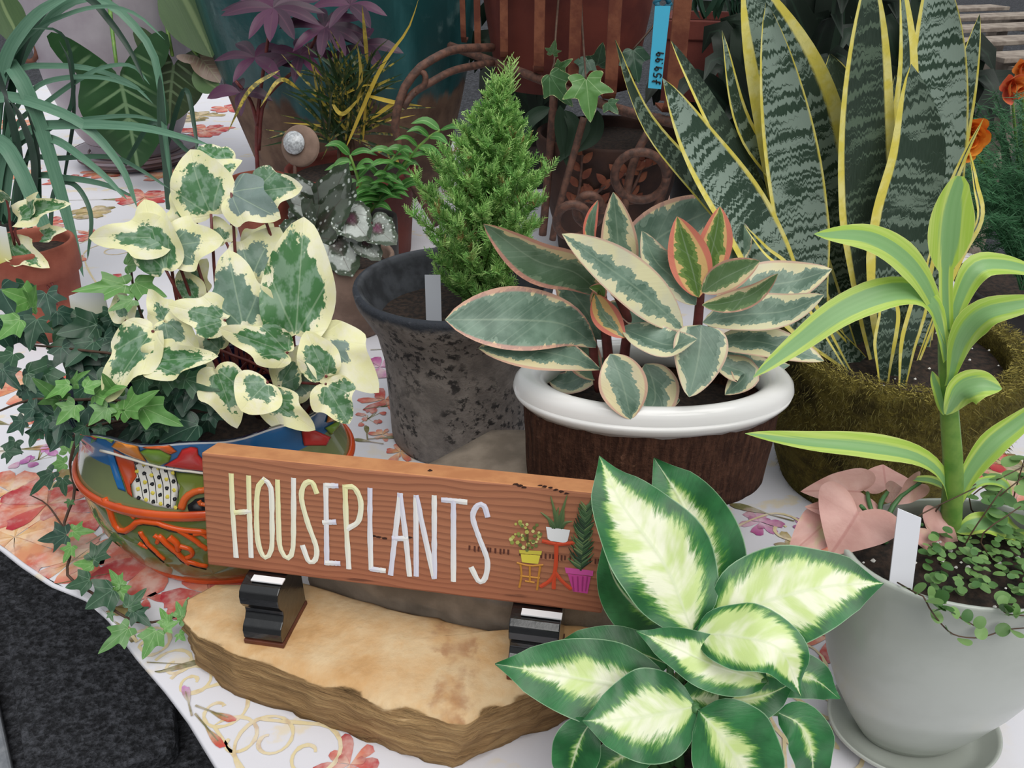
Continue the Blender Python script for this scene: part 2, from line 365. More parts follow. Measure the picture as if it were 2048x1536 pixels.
# outline leaves
def outl_base(t):
    x, y, _ = t.sep(t.uv('Lf')); x = t.ma('SUBTRACT', x, .5); e, ym, _ = t.sep(t.uv('Met')); return x, y, e
def veins(t, x, y, per=.70, w=.016):
    an = t.ma('ARCTAN2', x, t.ma('ADD', y, .02)); r = t.ma('SQRT', t.ma('ADD', t.ma('MULTIPLY', x, x), t.ma('MULTIPLY', y, y)))
    q = t.ma('ABSOLUTE', t.ma('SUBTRACT', t.ma('FRACT', t.ma('ADD', t.ma('DIVIDE', an, per), 20.5)), .5)); d = t.ma('MULTIPLY', t.ma('MULTIPLY', q, per), r)
    return t.ss(d, w, w * .3)
# marengo ivy: r = cream amount, g = grey amount
t = NT('marengo_leaf'); (c, rn) = t.oc(); x, y, e = outl_base(t); v = seedvec(t, t.comb(x, y, 0.0), rn, 57.0)
n1 = t.noise(v, 3.0, 4, .6); n2 = t.noise(v, 11, 4, .7)
mk = t.ma('ADD', t.ma('ADD', e, t.ma('MULTIPLY', t.ma('SUBTRACT', n1, .5), 1.15)), t.ma('MULTIPLY', t.ma('SUBTRACT', n2, .5), .55))
dirn = t.ma('ADD', t.ma('MULTIPLY', x, t.ma('MULTIPLY', t.ma('SUBTRACT', rn, .5), 1.9)), t.ma('MULTIPLY', t.ma('SUBTRACT', y, .4), t.ma('SUBTRACT', t.ma('FRACT', t.ma('MULTIPLY', rn, 7.3)), .5)))
mk = t.ma('ADD', mk, dirn)
thr = t.ma('SUBTRACT', 1.02, c[0]); cream = t.ss(mk, t.ma('SUBTRACT', thr, .03), t.ma('ADD', thr, .03))
g = t.mix(t.ss(t.noise(v, 5.5, 3), .45, .58), '#4a7d4a', '#7fa083'); g = t.mix(c[1], g, t.mix(n2, '#8f9fa0', '#6c837c'))
vn = veins(t, x, y); g = t.mix(t.ma('MULTIPLY', vn, .35), g, '#b9cfae')
cm = t.mix(t.ss(n1, .4, .7), '#f1efb9', '#f6f3d8')
t.col(t.mix(cream, g, cm)); t.bump(t.ma('ADD', vn, n2), .15, .002); M['marengo_leaf'] = t.fin(.42, .4, trans=.15)
# english ivy: r = youth (0 dark old, 1 light young)
t = NT('ivy_leaf'); (c, rn) = t.oc(); x, y, e = outl_base(t); v = seedvec(t, t.comb(x, y, 0.0), rn, 57.0)
n1 = t.noise(v, 4, 4); old = t.mix(n1, '#1a3829', '#325646'); yng = t.mix(n1, '#4f8a38', '#86b968')
g = t.mix(c[0], old, yng); vn = veins(t, x, y, .72, .014); g = t.mix(t.ma('MULTIPLY', vn, .42), g, t.mix(c[0], '#7a9c84', '#bfe09a'))
mg = t.ss(t.ma('ADD', e, t.ma('MULTIPLY', t.ma('SUBTRACT', t.noise(v, 7, 2), .5), .2)), t.ma('SUBTRACT', 1.06, c[1]), t.ma('SUBTRACT', 1.10, c[1])); g = t.mix(mg, g, '#d5dca0')
t.col(g); t.bump(t.ma('ADD', t.ma('MULTIPLY', vn, -1.0), n1), .2, .002); M['ivy_leaf'] = t.fin(.36, .45, trans=.08)
# pink syngonium / green arrowhead: r=0 pink 1 green
t = NT('arrow_leaf'); (c, rn) = t.oc(); x, y, e = outl_base(t); v = seedvec(t, t.comb(x, y, 0.0), rn, 57.0); n1 = t.noise(v, 4, 4)
pk = t.mix(n1, '#c48c85', '#dfb3a9'); pk = t.mix(t.ma('MULTIPLY', t.ss(t.noise(v, 2, 2), .5, .7), c[1]), pk, '#c2b38c')
dv = t.ma('ADD', y, t.ma('MULTIPLY', t.ma('ABSOLUTE', x), -.55)); lat = t.ma('ABSOLUTE', t.ma('SUBTRACT', t.ma('FRACT', t.ma('MULTIPLY', dv, 7.0)), .5))
lv = t.ma('MULTIPLY', t.ss(t.ma('ADD', lat, t.ma('MULTIPLY', t.ma('SUBTRACT', n1, .5), .3)), .16, .05), t.ss(e, .95, .3)); mid = t.ss(t.ma('ABSOLUTE', x), .03, .008)
gr = t.mix(n1, '#17301a', '#2d5a2c'); gr = t.mix(t.ma('MULTIPLY', t.ma('MAXIMUM', lv, mid), .55), gr, '#8fb082')
pk = t.mix(t.ma('MULTIPLY', mid, .4), pk, '#b06a66')
t.col(t.mix(c[0], pk, gr)); t.bump(t.ma('ADD', t.ma('MULTIPLY', lv, c[0]), n1), .25, .003); M['arrow_leaf'] = t.fin(.35, .45, trans=.15)
# begonia rex: dark with silver spots and zone, purple heart (r)
t = NT('begonia_leaf'); (c, rn) = t.oc(); x, y, e = outl_base(t); v = seedvec(t, t.comb(x, y, 0.0), rn, 57.0); n1 = t.noise(v, 5, 4)
vo = t.n('TexVoronoi', {'Vector': v, 'Scale': 10.0, 'Randomness': 1.0}); sp = t.ss(vo.outputs[0], .34, .22)
sp = t.ma('MULTIPLY', sp, t.ss(t.noise(v, 3.2, 2), .42, .52))
zone = t.ma('MULTIPLY', t.ss(t.ma('ADD', e, t.ma('MULTIPLY', t.ma('SUBTRACT', n1, .5), .5)), .35, .45), t.ss(t.ma('ADD', e, t.ma('MULTIPLY', t.ma('SUBTRACT', n1, .5), .5)), .85, .74))
g = t.mix(n1, '#2b3a2c', '#4a5a44'); g = t.mix(t.ma('MULTIPLY', zone, c[1]), g, '#b9c0bb'); g = t.mix(sp, g, '#c9d2cc'); g = t.mix(t.ma('MULTIPLY', t.ss(e, .45, .1), c[0]), g, '#6b3550')
vn = veins(t, x, y, .6, .012); g = t.mix(t.ma('MULTIPLY', vn, .5), g, '#5b4a48'); t.col(g); t.bump(n1, .5, .004); M['begonia_leaf'] = t.fin(.4, .5, trans=.05)

def simple_leaf(name, a, b, midc=None, rough=.4, trans=.1, stripe=None, c2=None):
    t = NT(name); (c, rn) = t.oc(); u, sv, e = edge_of(t); ms = seedvec(t, t.uv('Met'), rn); mx_, my_, _ = t.sep(ms)
    n1 = t.noise(t.comb(t.ma('MULTIPLY', mx_, 12.0), t.ma('MULTIPLY', my_, 300.0), 0.0), 1, 3); g = t.mix(n1, a, b)
    if c2: g = t.mix(c[0], g, c2)
    if stripe: g = t.mix(t.ma('MULTIPLY', t.ss(t.noise(ms, 70, 3), .45, .6), c[1]), g, stripe)
    if midc: g = t.mix(t.ma('MULTIPLY', t.ss(e, .14, .04), .6), g, midc)
    t.col(g); t.bump(n1, .15, .001); M[name] = t.fin(rough, .4, trans=trans)
simple_leaf('strap_leaf', '#3f6f56', '#7ba48a', trans=.1, c2='#1f3b2c')
simple_leaf('croton_leaf', '#16281a', '#2f4a24', stripe='#c9b048', trans=.1, c2='#cdb048')
simple_leaf('purple_leaf', '#2c1a28', '#472a40', '#5a3648', trans=.06, c2='#5f2f50')
simple_leaf('soft_green_leaf', '#3f7a34', '#6ea656', '#9ec980', trans=.18, c2='#2f6a2c')
simple_leaf('dark_leaf', '#0a150e', '#16281b', '#22392a', rough=.55, trans=.02, c2='#2a4e32')
simple_leaf('big_leaf', '#31492c', '#4f6b3f', '#8ca06e', trans=.2, c2='#5c7a4a')
t = NT('wire_leaf'); (c, rn) = t.oc(); t.col(t.mix(rn, '#3f6b35', '#86ab66')); M['wire_leaf'] = t.fin(.4, .45, trans=.15)
t = NT('fern_green'); (c, rn) = t.oc(); t.col(t.mix(t.noise(t.obj(), 25, 2), '#27583a', '#5a9062')); M['fern_green'] = t.fin(.5, .3, trans=.1)
t = NT('conifer_green'); vc = t.n('VertexColor', layer_name='Col').outputs[0]; t.col(vc); M['conifer_green'] = t.fin(.5, .3, trans=.22)

plain('red_stem', '#7a3a38', .45, var=.35, vsc=60); plain('green_stem', '#7fa04c', .45, var=.3, vsc=40, c2='#5e8a3c', trans=0)
plain('brown_stem', '#5a4232', .6, var=.4, vsc=80); plain('petiole_green', '#4f7d4a', .45, var=.3)
plain('potting_soil', '#1c1613', .95, var=.5, vsc=120, bmp=.9, bsc=220, c2='#3a2c24'); plain('perlite', '#e9e7e2', .9)
plain('terracotta', '#8a4636', .8, var=.3, vsc=14, bmp=.15, bsc=200, c2='#a35c48'); plain('relief_brown', '#35211b', .75, c2='#4a3026', vsc=12, bmp=.3, bsc=120); plain('dark_terracotta', '#57211b', .75, c2='#6d3024', vsc=9, bmp=.15, bsc=180)
plain('white_ceramic', '#f2f1f0', .16, .5, coat=.3); plain('white_plastic', '#e9eaf2', .35); plain('soft_rust', '#5c3a2e', .7, c2='#7b4a36', vsc=45, bmp=.3, bsc=250)
plain('slat_rust', '#6b3524', .75, c2='#8a5238', vsc=25, bmp=.3, bsc=160); plain('iron_rust', '#4a342c', .65, c2='#6d4a3c', vsc=70, bmp=.4, bsc=300)
plain('blue_tag', '#4fc0e6', .45); plain('ink_black', '#16161a', .5); plain('urn_glaze', '#b3acb4', .45, c2='#a096a0', vsc=6, bmp=.06, bsc=90)
plain('urn_line', '#6b5a5c', .6); plain('lacquer_black', '#0c0c0e', .22, .6, bmp=.25, bsc=90, coat=.4); plain('foot_wood', '#6b3a28', .55, var=.3)
plain('clay_tan', '#8a7264', .8, c2='#6f5a4e', vsc=18, bmp=.25, bsc=150); plain('dark_plastic', '#33312f', .6, c2='#24211f', vsc=10, bmp=.15)
plain('celadon', '#b4b9b2', .28, .5, c2='#a7aca4', vsc=8, coat=.2); plain('cobalt', '#10122c', .08, .6, coat=.5); plain('glaze_orange', '#d95a24', .18, c2='#c84a20', vsc=20, coat=.4)
plain('glass_bead', '#c8ccd0', .08, .8, var=.5, vsc=200, bmp=.8, bsc=120); plain('flower_orange', '#e8772a', .5, c2='#f0a33c', vsc=60, trans=.2); plain('flower_coral', '#dd6a52', .5, c2='#ea9a4a', vsc=30, trans=.2)
plain('bench_wood', '#a09488', .8, c2='#7d7167', vsc=30, bmp=.3, bsc=120); plain('glare_white', '#f5f5f8', .3); plain('table_wood', '#7d6a58', .8, var=.3)
plain('concrete', '#8f9298', .9, c2='#7b7f86', vsc=40, bmp=.3, bsc=200)
vcol('paint', .55);  vcol('glaze_paint', .16)
# asphalt
t = NT('asphalt'); o = t.obj(); n = t.noise(o, 42, 5, .8); t.col(t.mix(t.ss(n, .4, .68), '#26272b', '#5a5c63'))
vo = t.n('TexVoronoi', {'Vector': o, 'Scale': 75.0}); t.bump(t.ma('ADD', t.ma('MULTIPLY', vo.outputs[0], .8), n), 1.0, .012); M['asphalt'] = t.fin(.9, .3)
# cloth: white cotton with a faint ochre scroll print in the weave
t = NT('cloth'); o = t.obj(); wv = t.n('TexWave', {'Vector': o, 'Scale': 2.3, 'Distortion': 9.0, 'Detail': 2.0, 'Detail Scale': 1.6}, wave_type='RINGS')
a = t.ma('MULTIPLY', t.ss(wv.outputs[1], .82, .92), t.ss(t.noise(o, 5, 2), .46, .56)); br = t.ss(t.noise(o, 45, 3), .4, .6)
g = t.mix(t.ma('MULTIPLY', t.ma('MULTIPLY', a, br), .45), '#dcdbe2', '#e6cf92'); g = t.mix(t.ma('MULTIPLY', t.ss(t.noise(o, 9, 4), .55, .75), .25), g, '#cfc9c2'); t.col(g); t.bump(t.noise(o, 60, 5), .15, .002); M['cloth'] = t.fin(.85, .2)
# sandstone: ochre top with rust stains, layered grey brown sides
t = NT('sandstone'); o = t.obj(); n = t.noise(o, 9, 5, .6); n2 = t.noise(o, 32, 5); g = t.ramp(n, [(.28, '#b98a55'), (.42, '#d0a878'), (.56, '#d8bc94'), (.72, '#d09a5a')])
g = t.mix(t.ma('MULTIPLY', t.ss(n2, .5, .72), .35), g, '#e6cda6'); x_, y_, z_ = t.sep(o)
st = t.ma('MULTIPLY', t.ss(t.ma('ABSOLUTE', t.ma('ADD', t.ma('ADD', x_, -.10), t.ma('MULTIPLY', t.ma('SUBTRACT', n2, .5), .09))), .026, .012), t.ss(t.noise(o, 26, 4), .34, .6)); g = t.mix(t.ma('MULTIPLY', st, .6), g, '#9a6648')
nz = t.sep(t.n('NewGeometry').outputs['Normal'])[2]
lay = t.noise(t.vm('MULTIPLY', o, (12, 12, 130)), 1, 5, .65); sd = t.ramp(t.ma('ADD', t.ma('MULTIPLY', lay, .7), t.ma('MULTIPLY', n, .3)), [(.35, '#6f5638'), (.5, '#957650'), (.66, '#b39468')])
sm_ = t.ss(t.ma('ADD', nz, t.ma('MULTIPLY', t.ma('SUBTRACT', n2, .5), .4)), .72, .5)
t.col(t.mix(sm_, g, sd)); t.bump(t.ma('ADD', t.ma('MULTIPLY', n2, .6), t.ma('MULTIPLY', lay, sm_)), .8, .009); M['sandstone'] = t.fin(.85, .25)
plain('grey_stone', '#9a8c7d', .9, c2='#776b5e', vsc=14, bmp=.7, bsc=60)
# board: softwood grain along x
t = NT('board_wood'); o = t.obj(); x_, y_, z_ = t.sep(o); wob = t.noise(t.vm('MULTIPLY', o, (3.0, 6, 6)), 1, 3)
gr = t.ma('FRACT', t.ma('ADD', t.ma('MULTIPLY', t.ma('ADD', z_, t.ma('MULTIPLY', wob, .05)), 140.0), t.ma('MULTIPLY', y_, 60.0)))
lnn = t.ma('MULTIPLY', t.ss(gr, .35, .95), t.ss(gr, 1.0, .93)); fib = t.noise(t.vm('MULTIPLY', o, (14, 260, 420)), 1, 4, .6)
g = t.mix(t.ma('MULTIPLY', lnn, .75), '#a86c50', '#764434'); g = t.mix(t.ma('MULTIPLY', fib, .4), g, '#c48a66'); g = t.mix(t.ma('MULTIPLY', t.ss(z_, .055, .0), .35), g, '#9a5238')
kn = t.noise(t.vm('MULTIPLY', o, (9, 30, 60)), 1, 3); g = t.mix(t.ma('MULTIPLY', t.ss(kn, .66, .74), .6), g, '#4a2a20'); t.col(g); t.bump(t.ma('ADD', lnn, fib), .25, .001); M['board_wood'] = t.fin(.7, .3)
plain('lit_top_wood', '#cf8f5e', .7, c2='#bd7c50', vsc=30)  # board's upper face: same wood, with light from above put into a paler colour
# grey weathered cement pot
t = NT('grey_pot'); o = t.obj(); n = t.noise(o, 24, 6, .65); n2 = t.noise(o, 70, 5, .7); z_ = t.sep(o)[2]
g = t.mix(t.ss(n, .35, .65), '#78716d', '#978f89'); pit = t.ma('MULTIPLY', t.ss(n2, .50, .60), t.ss(t.noise(o, 9, 3), .40, .56)); g = t.mix(t.ma('MULTIPLY', pit, .88), g, '#17181b')
rim = t.ss(t.ma('ADD', z_, t.ma('MULTIPLY', t.ma('SUBTRACT', n, .5), .03)), 0.262, 0.276); g = t.mix(rim, g, t.mix(t.ss(n2, .55, .8), '#2f333b', '#565b63')); t.col(g); t.bump(t.ma('ADD', n2, n), .6, .004); M['grey_pot'] = t.fin(.75, .35)
# brown bark-textured pot
t = NT('bark_brown'); o = t.obj(); n = t.noise(t.vm('MULTIPLY', o, (150, 150, 26)), 1, 5, .65); n2 = t.noise(o, 60, 5, .7)
g = t.mix(t.ss(n, .35, .7), '#3a241c', '#5d3e30'); g = t.mix(t.ss(n2, .58, .78), g, '#8a6450'); t.col(g); t.bump(t.ma('ADD', n, n2), 1.0, .006); M['bark_brown'] = t.fin(.9, .2)
# moss
t = NT('moss'); o = t.obj(); n = t.noise(o, 30, 5, .7); n2 = t.noise(o, 140, 4, .7); g = t.mix(t.ss(n, .35, .65), '#4a4220', '#6b612e'); g = t.mix(t.ss(n2, .5, .75), g, '#84793a'); g = t.mix(t.ss(t.noise(o, 12, 3), .55, .7), g, '#36301c'); t.col(g); t.bump(t.ma('ADD', n, n2), 1.0, .008); M['moss'] = t.fin(.95, .1)
vcol('moss_fibre', .9)
# teal glazed pot with bare clay foot
t = NT('teal_glaze'); o = t.obj(); z_ = t.sep(o)[2]; n = t.noise(t.vm('MULTIPLY', o, (9, 9, 2)), 1, 4); n2 = t.noise(o, 14, 5)
g = t.mix(t.ss(n, .4, .7), '#1f4a4c', '#3c6f72'); g = t.mix(t.ma('MULTIPLY', t.ss(n2, .58, .75), .5), g, '#7d9a98'); cl = t.mix(t.ss(n2, .35, .65), '#5b4438', '#7d6350')
mk = t.ss(t.ma('ADD', z_, t.ma('MULTIPLY', t.ma('SUBTRACT', n, .5), .25)), .30, .33); t.col(t.mix(mk, cl, g)); t.bump(n2, .3, .01); M['teal_glaze'] = t.fin(t.ma('SUBTRACT', .75, t.ma('MULTIPLY', mk, .45)), .4)

t = NT('cloth_print'); o = t.obj(); vc = t.n('VertexColor', layer_name='Col').outputs[0]
n = t.noise(o, 26, 4, .6); g = t.mix(t.ma('MULTIPLY', t.ss(n, .42, .68), .55), vc, '#e2d6cc'); g = t.mix(t.ma('MULTIPLY', t.ss(t.noise(o, 60, 3), .5, .7), .3), g, '#9a5a50'); t.col(g); M['cloth_print'] = t.fin(.85, .2)

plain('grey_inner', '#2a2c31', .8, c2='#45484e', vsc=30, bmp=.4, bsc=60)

plain('grey_plastic', '#a9adb6', .4)
# ------------------------------------------------------------------ the setting: ground, kerb, mat
GZ = -.75
mb = MB(); mb.add([(-14, -6, GZ), (14, -6, GZ), (14, 26, GZ), (-14, 26, GZ)], [(0, 1, 2, 3)]); g = mb.build('floor', M['asphalt'], smooth=False); g['kind'] = 'structure'; g['label'] = 'dark asphalt ground beside and beneath the table'
k0, k1 = PZ(-2, 1395, GZ), PZ(30, 1540, GZ); d = (k1 - k0).normalized(); s = V((-d.y, d.x, 0)) * -1
if s.x > 0: s = -s
mb = MB(); q = [k0 - d * 2.5, k1 + d * 2.5]; a = [q[0], q[1], q[1] + s * .6, q[0] + s * .6]
mb.add([v for v in a] + [v + V((0, 0, .03)) for v in a], [(0, 3, 2, 1), (4, 5, 6, 7), (0, 1, 5, 4), (1, 2, 6, 5), (2, 3, 7, 6), (3, 0, 4, 7)]); o = mb.build('trim_1', M['concrete'], smooth=False, bevel=.006); o['kind'] = 'structure'; o['label'] = 'pale concrete strip along the asphalt'
mt = GZ + .05; q = [PZ(x, y, mt) for x, y in [(347, 1340), (345, 1395), (352, 1478), (340, 1498), (60, 1590), (45, 1500), (30, 1400), (10, 1250), (200, 1180)]]
mb = MB(); N = len(q); mb.add([V((v.x, v.y, GZ + .001)) for v in q] + q, [tuple(range(N, 2 * N)), tuple(range(N))[::-1]] + [(i, (i + 1) % N, N + (i + 1) % N, N + i) for i in range(N)])
tag(mb.build('rubber_mat', M['asphalt'], None, False, org=q[0] - V((0, 0, .049)), bevel=.008), 'thick rough charcoal mat lying on the ground beside the table edge', 'mat')
# ------------------------------------------------------------------ table and cloth
EA = V((.769, -.64, 0)).normalized(); EB = V((.64, .769, 0)).normalized(); EO = V((-.735, .909, 0))
def TB(a, b, z=0): return EO + EA * a + EB * b + V((0, 0, z))
edge_px = [(-60, 1062), (0, 1100), (40, 1132), (100, 1172), (170, 1200), (215, 1240), (270, 1315), (330, 1385), (375, 1445), (430, 1536), (470, 1600)]
ew = sorted(((PZ(x, y) - EO).dot(EA), (PZ(x, y) - EO).dot(EB)) for x, y in edge_px)
def eb(a):
    if a <= ew[0][0] or a >= ew[-1][0]:
        e0 = ew[0] if a <= ew[0][0] else ew[-1]; return e0[1] * math.exp(-abs(a - e0[0]) * 3) + .006 * math.sin(a * 9)
    for i in range(len(ew) - 1):
        if ew[i][0] <= a <= ew[i + 1][0]:
            t_ = (a - ew[i][0]) / (ew[i + 1][0] - ew[i][0]); return ew[i][1] + (ew[i + 1][1] - ew[i][1]) * t_
A0, A1, B1 = -3.6, 1.7, 2.15
tbl = thing('display_table', 'long wooden display table hidden beneath the floral cloth', 'table', TB(-1, 1, GZ))
mb = MB(); rotm = Matrix((EA, EB, V((0, 0, 1)))).transposed()
c = TB((A0 + A1) / 2, B1 / 2 + .08, -.026); mb.box(c, (A1 - A0 - .1, B1 - .20, .03), rotm); mb.build('tabletop', M['table_wood'], tbl, False)
for a in (A0 + .25, (A0 + A1) / 2, A1 - .25):
    for b in (.34, B1 - .15):
        mb = MB(); mb.box(TB(a, b, GZ / 2 - .02), (.06, .06, -GZ - .043), rotm); mb.build('leg', M['table_wood'], tbl, False)
cl = thing('tablecloth', 'white floral printed cloth spread over the display table', 'tablecloth', TB(-1, 1, 0))
mb = MB(); na, nb = 150, 30; vs = []
avs = [A0 + (A1 - A0) * i / na for i in range(na + 1)]; avs = sorted(avs + [ -.12 + .012 * i for i in range(70)])
bv = [0, .004, .03, .1] + [.1 + (B1 - .1) * j / nb for j in range(1, nb + 1)]
for a in avs:
    e0 = eb(a)
    vs.append(TB(a, e0 + .012, -.006))
    for b in bv: bb = e0 * max(0, 1 - b / .5) + b; vs.append(TB(a, bb, -.002 if b == 0 else 0.0))
    vs.append(TB(a, B1 + .004, -.09))
W = len(bv) + 2
mb.add(vs, [(i * W + j, (i + 1) * W + j, (i + 1) * W + j + 1, i * W + j + 1) for i in range(len(avs) - 1) for j in range(W - 1)])
mb.build('cloth', M['cloth'], cl)
zc = [0]
def nz_():
    zc[0] = (zc[0] + 1) % 12; return .0005 + zc[0] * .00012
def onc(p):                                       # keeps a print inside the cloth's cut edge
    a, b = (p - EO).dot(EA), (p - EO).dot(EB); e_ = eb(a) + .006; return p if b >= e_ else p + EB * (e_ - b)
def petal(mb, c, an, ln, wd, ci, co, k=.62, rough=.08):
    z = nz_(); d = V((math.cos(an), math.sin(an), 0)); s = V((-d.y, d.x, 0)); N = 14; vs = [onc(c + d * ln * .5) + V((0, 0, z))]; cols = [mixc(ci, co, .5)]
    for i in range(N):
        t_ = 2 * math.pi * i / N; x = .5 - .5 * math.cos(t_); y = math.sin(t_) * (x ** (1.5 - k) if x > 0 else 0) * 1.1
        r_ = 1 + rough * (rnd.random() - .5) * 2
        vs.append(onc(c + d * ln * x * r_ + s * wd * .5 * y * r_) + V((0, 0, z))); cols.append(mixc(ci, co, min(1, max(0, x + rnd.uniform(-.15, .15)))))
    mb.add(vs, [(0, 1 + i, 1 + (i + 1) % N) for i in range(N)], col=cols)
RED = [lin('#b23040'), lin('#c84a4a'), lin('#d8786a'), lin('#e6ac8c'), lin('#efd0a8')]
def pflower(px, py, r, kind='red', np=8, rot=0.0, squash=1.0):
    c = PZ(px, py); mb = MB()
    pal = {'red': [(RED[2], RED[0]), (RED[3], RED[1])], 'peach': [(RED[4], RED[2]), (lin('#e6c08a'), RED[1])], 'tan': [(lin('#d8c294'), lin('#a89868')), (lin('#b0a070'), lin('#82764e'))],
           'mag': [(lin('#dca0c4'), lin('#a84a88')), (lin('#e8c8da'), lin('#b868a0'))], 'och': [(lin('#e6dcc4'), lin('#e2cc98')), (lin('#dcd8d4'), lin('#e4d2a6'))]}[kind]
    for i in range(np):
        a = rot + 2 * math.pi * i / np + rnd.uniform(-.2, .2); petal(mb, c, a, r * rnd.uniform(.75, 1.1), r * rnd.uniform(.5, .75), *pal[i % 2])
    for i in range(np // 2):
        a = rot + 2 * math.pi * i / (np // 2) + .4; petal(mb, c, a, r * .5, r * .38, pal[1][0], pal[0][1])
    return mb.build('printed_flower', M['cloth_print'], cl, False)
def pleaf(px, py, an, ln, wd, c1='#8f8a58', c2='#6d6b45', tip=None, both=False):
    mb = MB(); c = PZ(px, py); petal(mb, c, an, ln, wd, lin(c1), lin(tip or c2), k=.8)
    d = V((math.cos(an), math.sin(an), 0)); s = V((-d.y, d.x, 0)); z = V((0, 0, .002)); mb.add([onc(q_) + z for q_ in (c - d * ln * .6, c - d * ln * .6 + s * .0025, c + d * ln * .7 + s * .001, c + d * ln * .7)], [(0, 1, 2, 3)], col=lin('#77744e'))
    return mb.build('printed_leaf', M['cloth_print'], cl, False)
def pberry(px, py, n, r, c1, c2, spread):
    mb = MB(); c = PZ(px, py)
    for i in range(n):
        q = c + V((rnd.uniform(-1, 1) * spread, rnd.uniform(-1, 1) * spread, 0)); petal(mb, q, rnd.uniform(0, 6.3), r * 2, r * 1.9, lin(c1), lin(c2), k=1.0)
        z = V((0, 0, .0004)); e_ = (c - q); mb.add([q + z, q + z + V((.002, 0, 0)), c + z + V((.002, 0, 0)), c + z], [(0, 1, 2, 3)], col=lin('#8f8a58'))
    return mb.build('printed_berries', M['cloth_print'], cl, False)
for a in [(30, 1075, .115, 'peach', 11, .3), (95, 1010, .08, 'red', 9, .1), (20, 985, .07, 'peach', 8), (330, 1105, .105, 'red', 7, 2.2), (420, 1190, .075, 'red', 8), (292, 1195, .03, 'red', 5), (105, 835, .07, 'red', 7, 1), (60, 770, .08, 'peach', 8), (180, 960, .06, 'tan', 7),
          (150, 1120, .06, 'peach', 8), (215, 1030, .06, 'red', 7, .6),
          (760, 735, .05, 'mag', 6), (770, 800, .05, 'red', 6), (720, 650, .05, 'peach', 6), (765, 870, .022, 'peach', 6), (1000, 925, .05, 'peach', 6),
          (290, 395, .10, 'red', 9), (215, 345, .09, 'peach', 8), (60, 350, .09, 'peach', 8), (130, 360, .07, 'red', 8), (180, 425, .08, 'tan', 9), (410, 262, .12, 'red', 9), (400, 232, .1, 'tan', 8), (20, 250, .12, 'peach', 8), (455, 218, .1, 'red', 7),
          (330, 350, .08, 'peach', 7), (180, 470, .05, 'red', 7), (140, 520, .05, 'peach', 7), (240, 560, .04, 'red', 6), (175, 640, .05, 'peach', 7), (250, 300, .1, 'red', 8), (320, 300, .08, 'tan', 8), (90, 450, .07, 'red', 8),
          (1940, 905, .07, 'red', 8, .5), (2010, 950, .07, 'tan', 8), (2040, 985, .04, 'red', 7), (1660, 1095, .045, 'red', 8), (1660, 1275, .045, 'red', 6), (1520, 1045, .035, 'mag', 6), (1700, 1005, .03, 'red', 6), (1590, 1090, .03, 'tan', 6),
          (1385, 415, .12, 'red', 8), (1360, 390, .1, 'peach', 8), (1440, 380, .1, 'tan', 8), (1310, 440, .06, 'peach', 7), (700, 1530, .035, 'red', 7), (650, 1350, .02, 'red', 5), (800, 905, .03, 'peach', 6), (640, 905, .04, 'red', 7)]: pflower(*a)
for a in [(90, 1195, 2.6, .09, .03), (140, 1175, .5, .08, .03), (240, 1050, 1.0, .09, .04), (345, 1080, .7, .08, .02), (205, 1245, -.5, .06, .03), (200, 1230, .3, .05, .03, '#b8a070', '#8f8250'), (300, 1350, .35, .06, .012), (420, 1425, -.35, .035, .012, '#8f9a60', '#9aa068', '#c84040'), (410, 1455, -.75, .04, .012, '#b0a878', '#9aa068', '#c84040'),
          (380, 1410, 2.1, .03, .012, '#8f9a60', '#b078b0', '#c888c8'), (745, 885, 2.9, .035, .012), (760, 878, .2, .035, .012), (735, 870, 1.8, .03, .012), (770, 700, .1, .05, .02, '#a89868', '#7d7048'), (760, 815, .3, .05, .01), (40, 900, .2, .07, .025, '#9aa068', '#c84040'), (20, 850, 2.9, .08, .03), (200, 400, .1, .16, .05), (330, 245, .3, .16, .06), (350, 220, 2.5, .14, .06), (1990, 930, -.2, .08, .03), (1960, 1005, .4, .06, .025), (1540, 1030, 2.7, .06, .02), (1690, 1260, 2, .03, .02), (720, 615, 1, .06, .03), (560, 1175, .2, .03, .02)]: pleaf(*a)
for a in [(735, 838, 9, .007, '#d88878', '#c0504a', .022), (75, 920, 8, .010, '#d8a0cc', '#a858a0', .03), (640, 790, 6, .008, '#d89080', '#b84848', .03), (1620, 1060, 6, .007, '#c890b8', '#9a5890', .025), (380, 1120, 5, .008, '#e0a890', '#c05048', .03)]: pberry(*a)

def pscroll(px, py, r, turns, a0, tail=0.0):
    mb = MB(); c = PZ(px, py); pts = []
    for i in range(26): q = i / 25; a = a0 + q * turns * 6.283; pts.append(c + V((math.cos(a), math.sin(a), 0)) * r * (.15 + .85 * q))
    if tail: pts += [pts[-1] + (pts[-1] - pts[-2]).normalized() * tail * k / 5 + V((.02 * (k / 5) ** 2, 0, 0)) for k in range(1, 6)]
    pts = [p for p in pts if (p - EO).dot(EB) > eb((p - EO).dot(EA)) + .01]; z = V((0, 0, nz_())); vs = []
    if len(pts) < 4: return
    for i, p in enumerate(pts):
        d = (pts[min(i + 1, len(pts) - 1)] - pts[max(0, i - 1)]).normalized(); s = V((-d.y, d.x, 0)) * rnd.uniform(.0014, .0028); vs += [p + s + z, p - s + z]
    mb.add(vs, [(2 * i, 2 * i + 1, 2 * i + 3, 2 * i + 2) for i in range(len(pts) - 1)], col=lin('#dfcfa4')); return mb.build('printed_scroll', M['cloth_print'], cl, False)
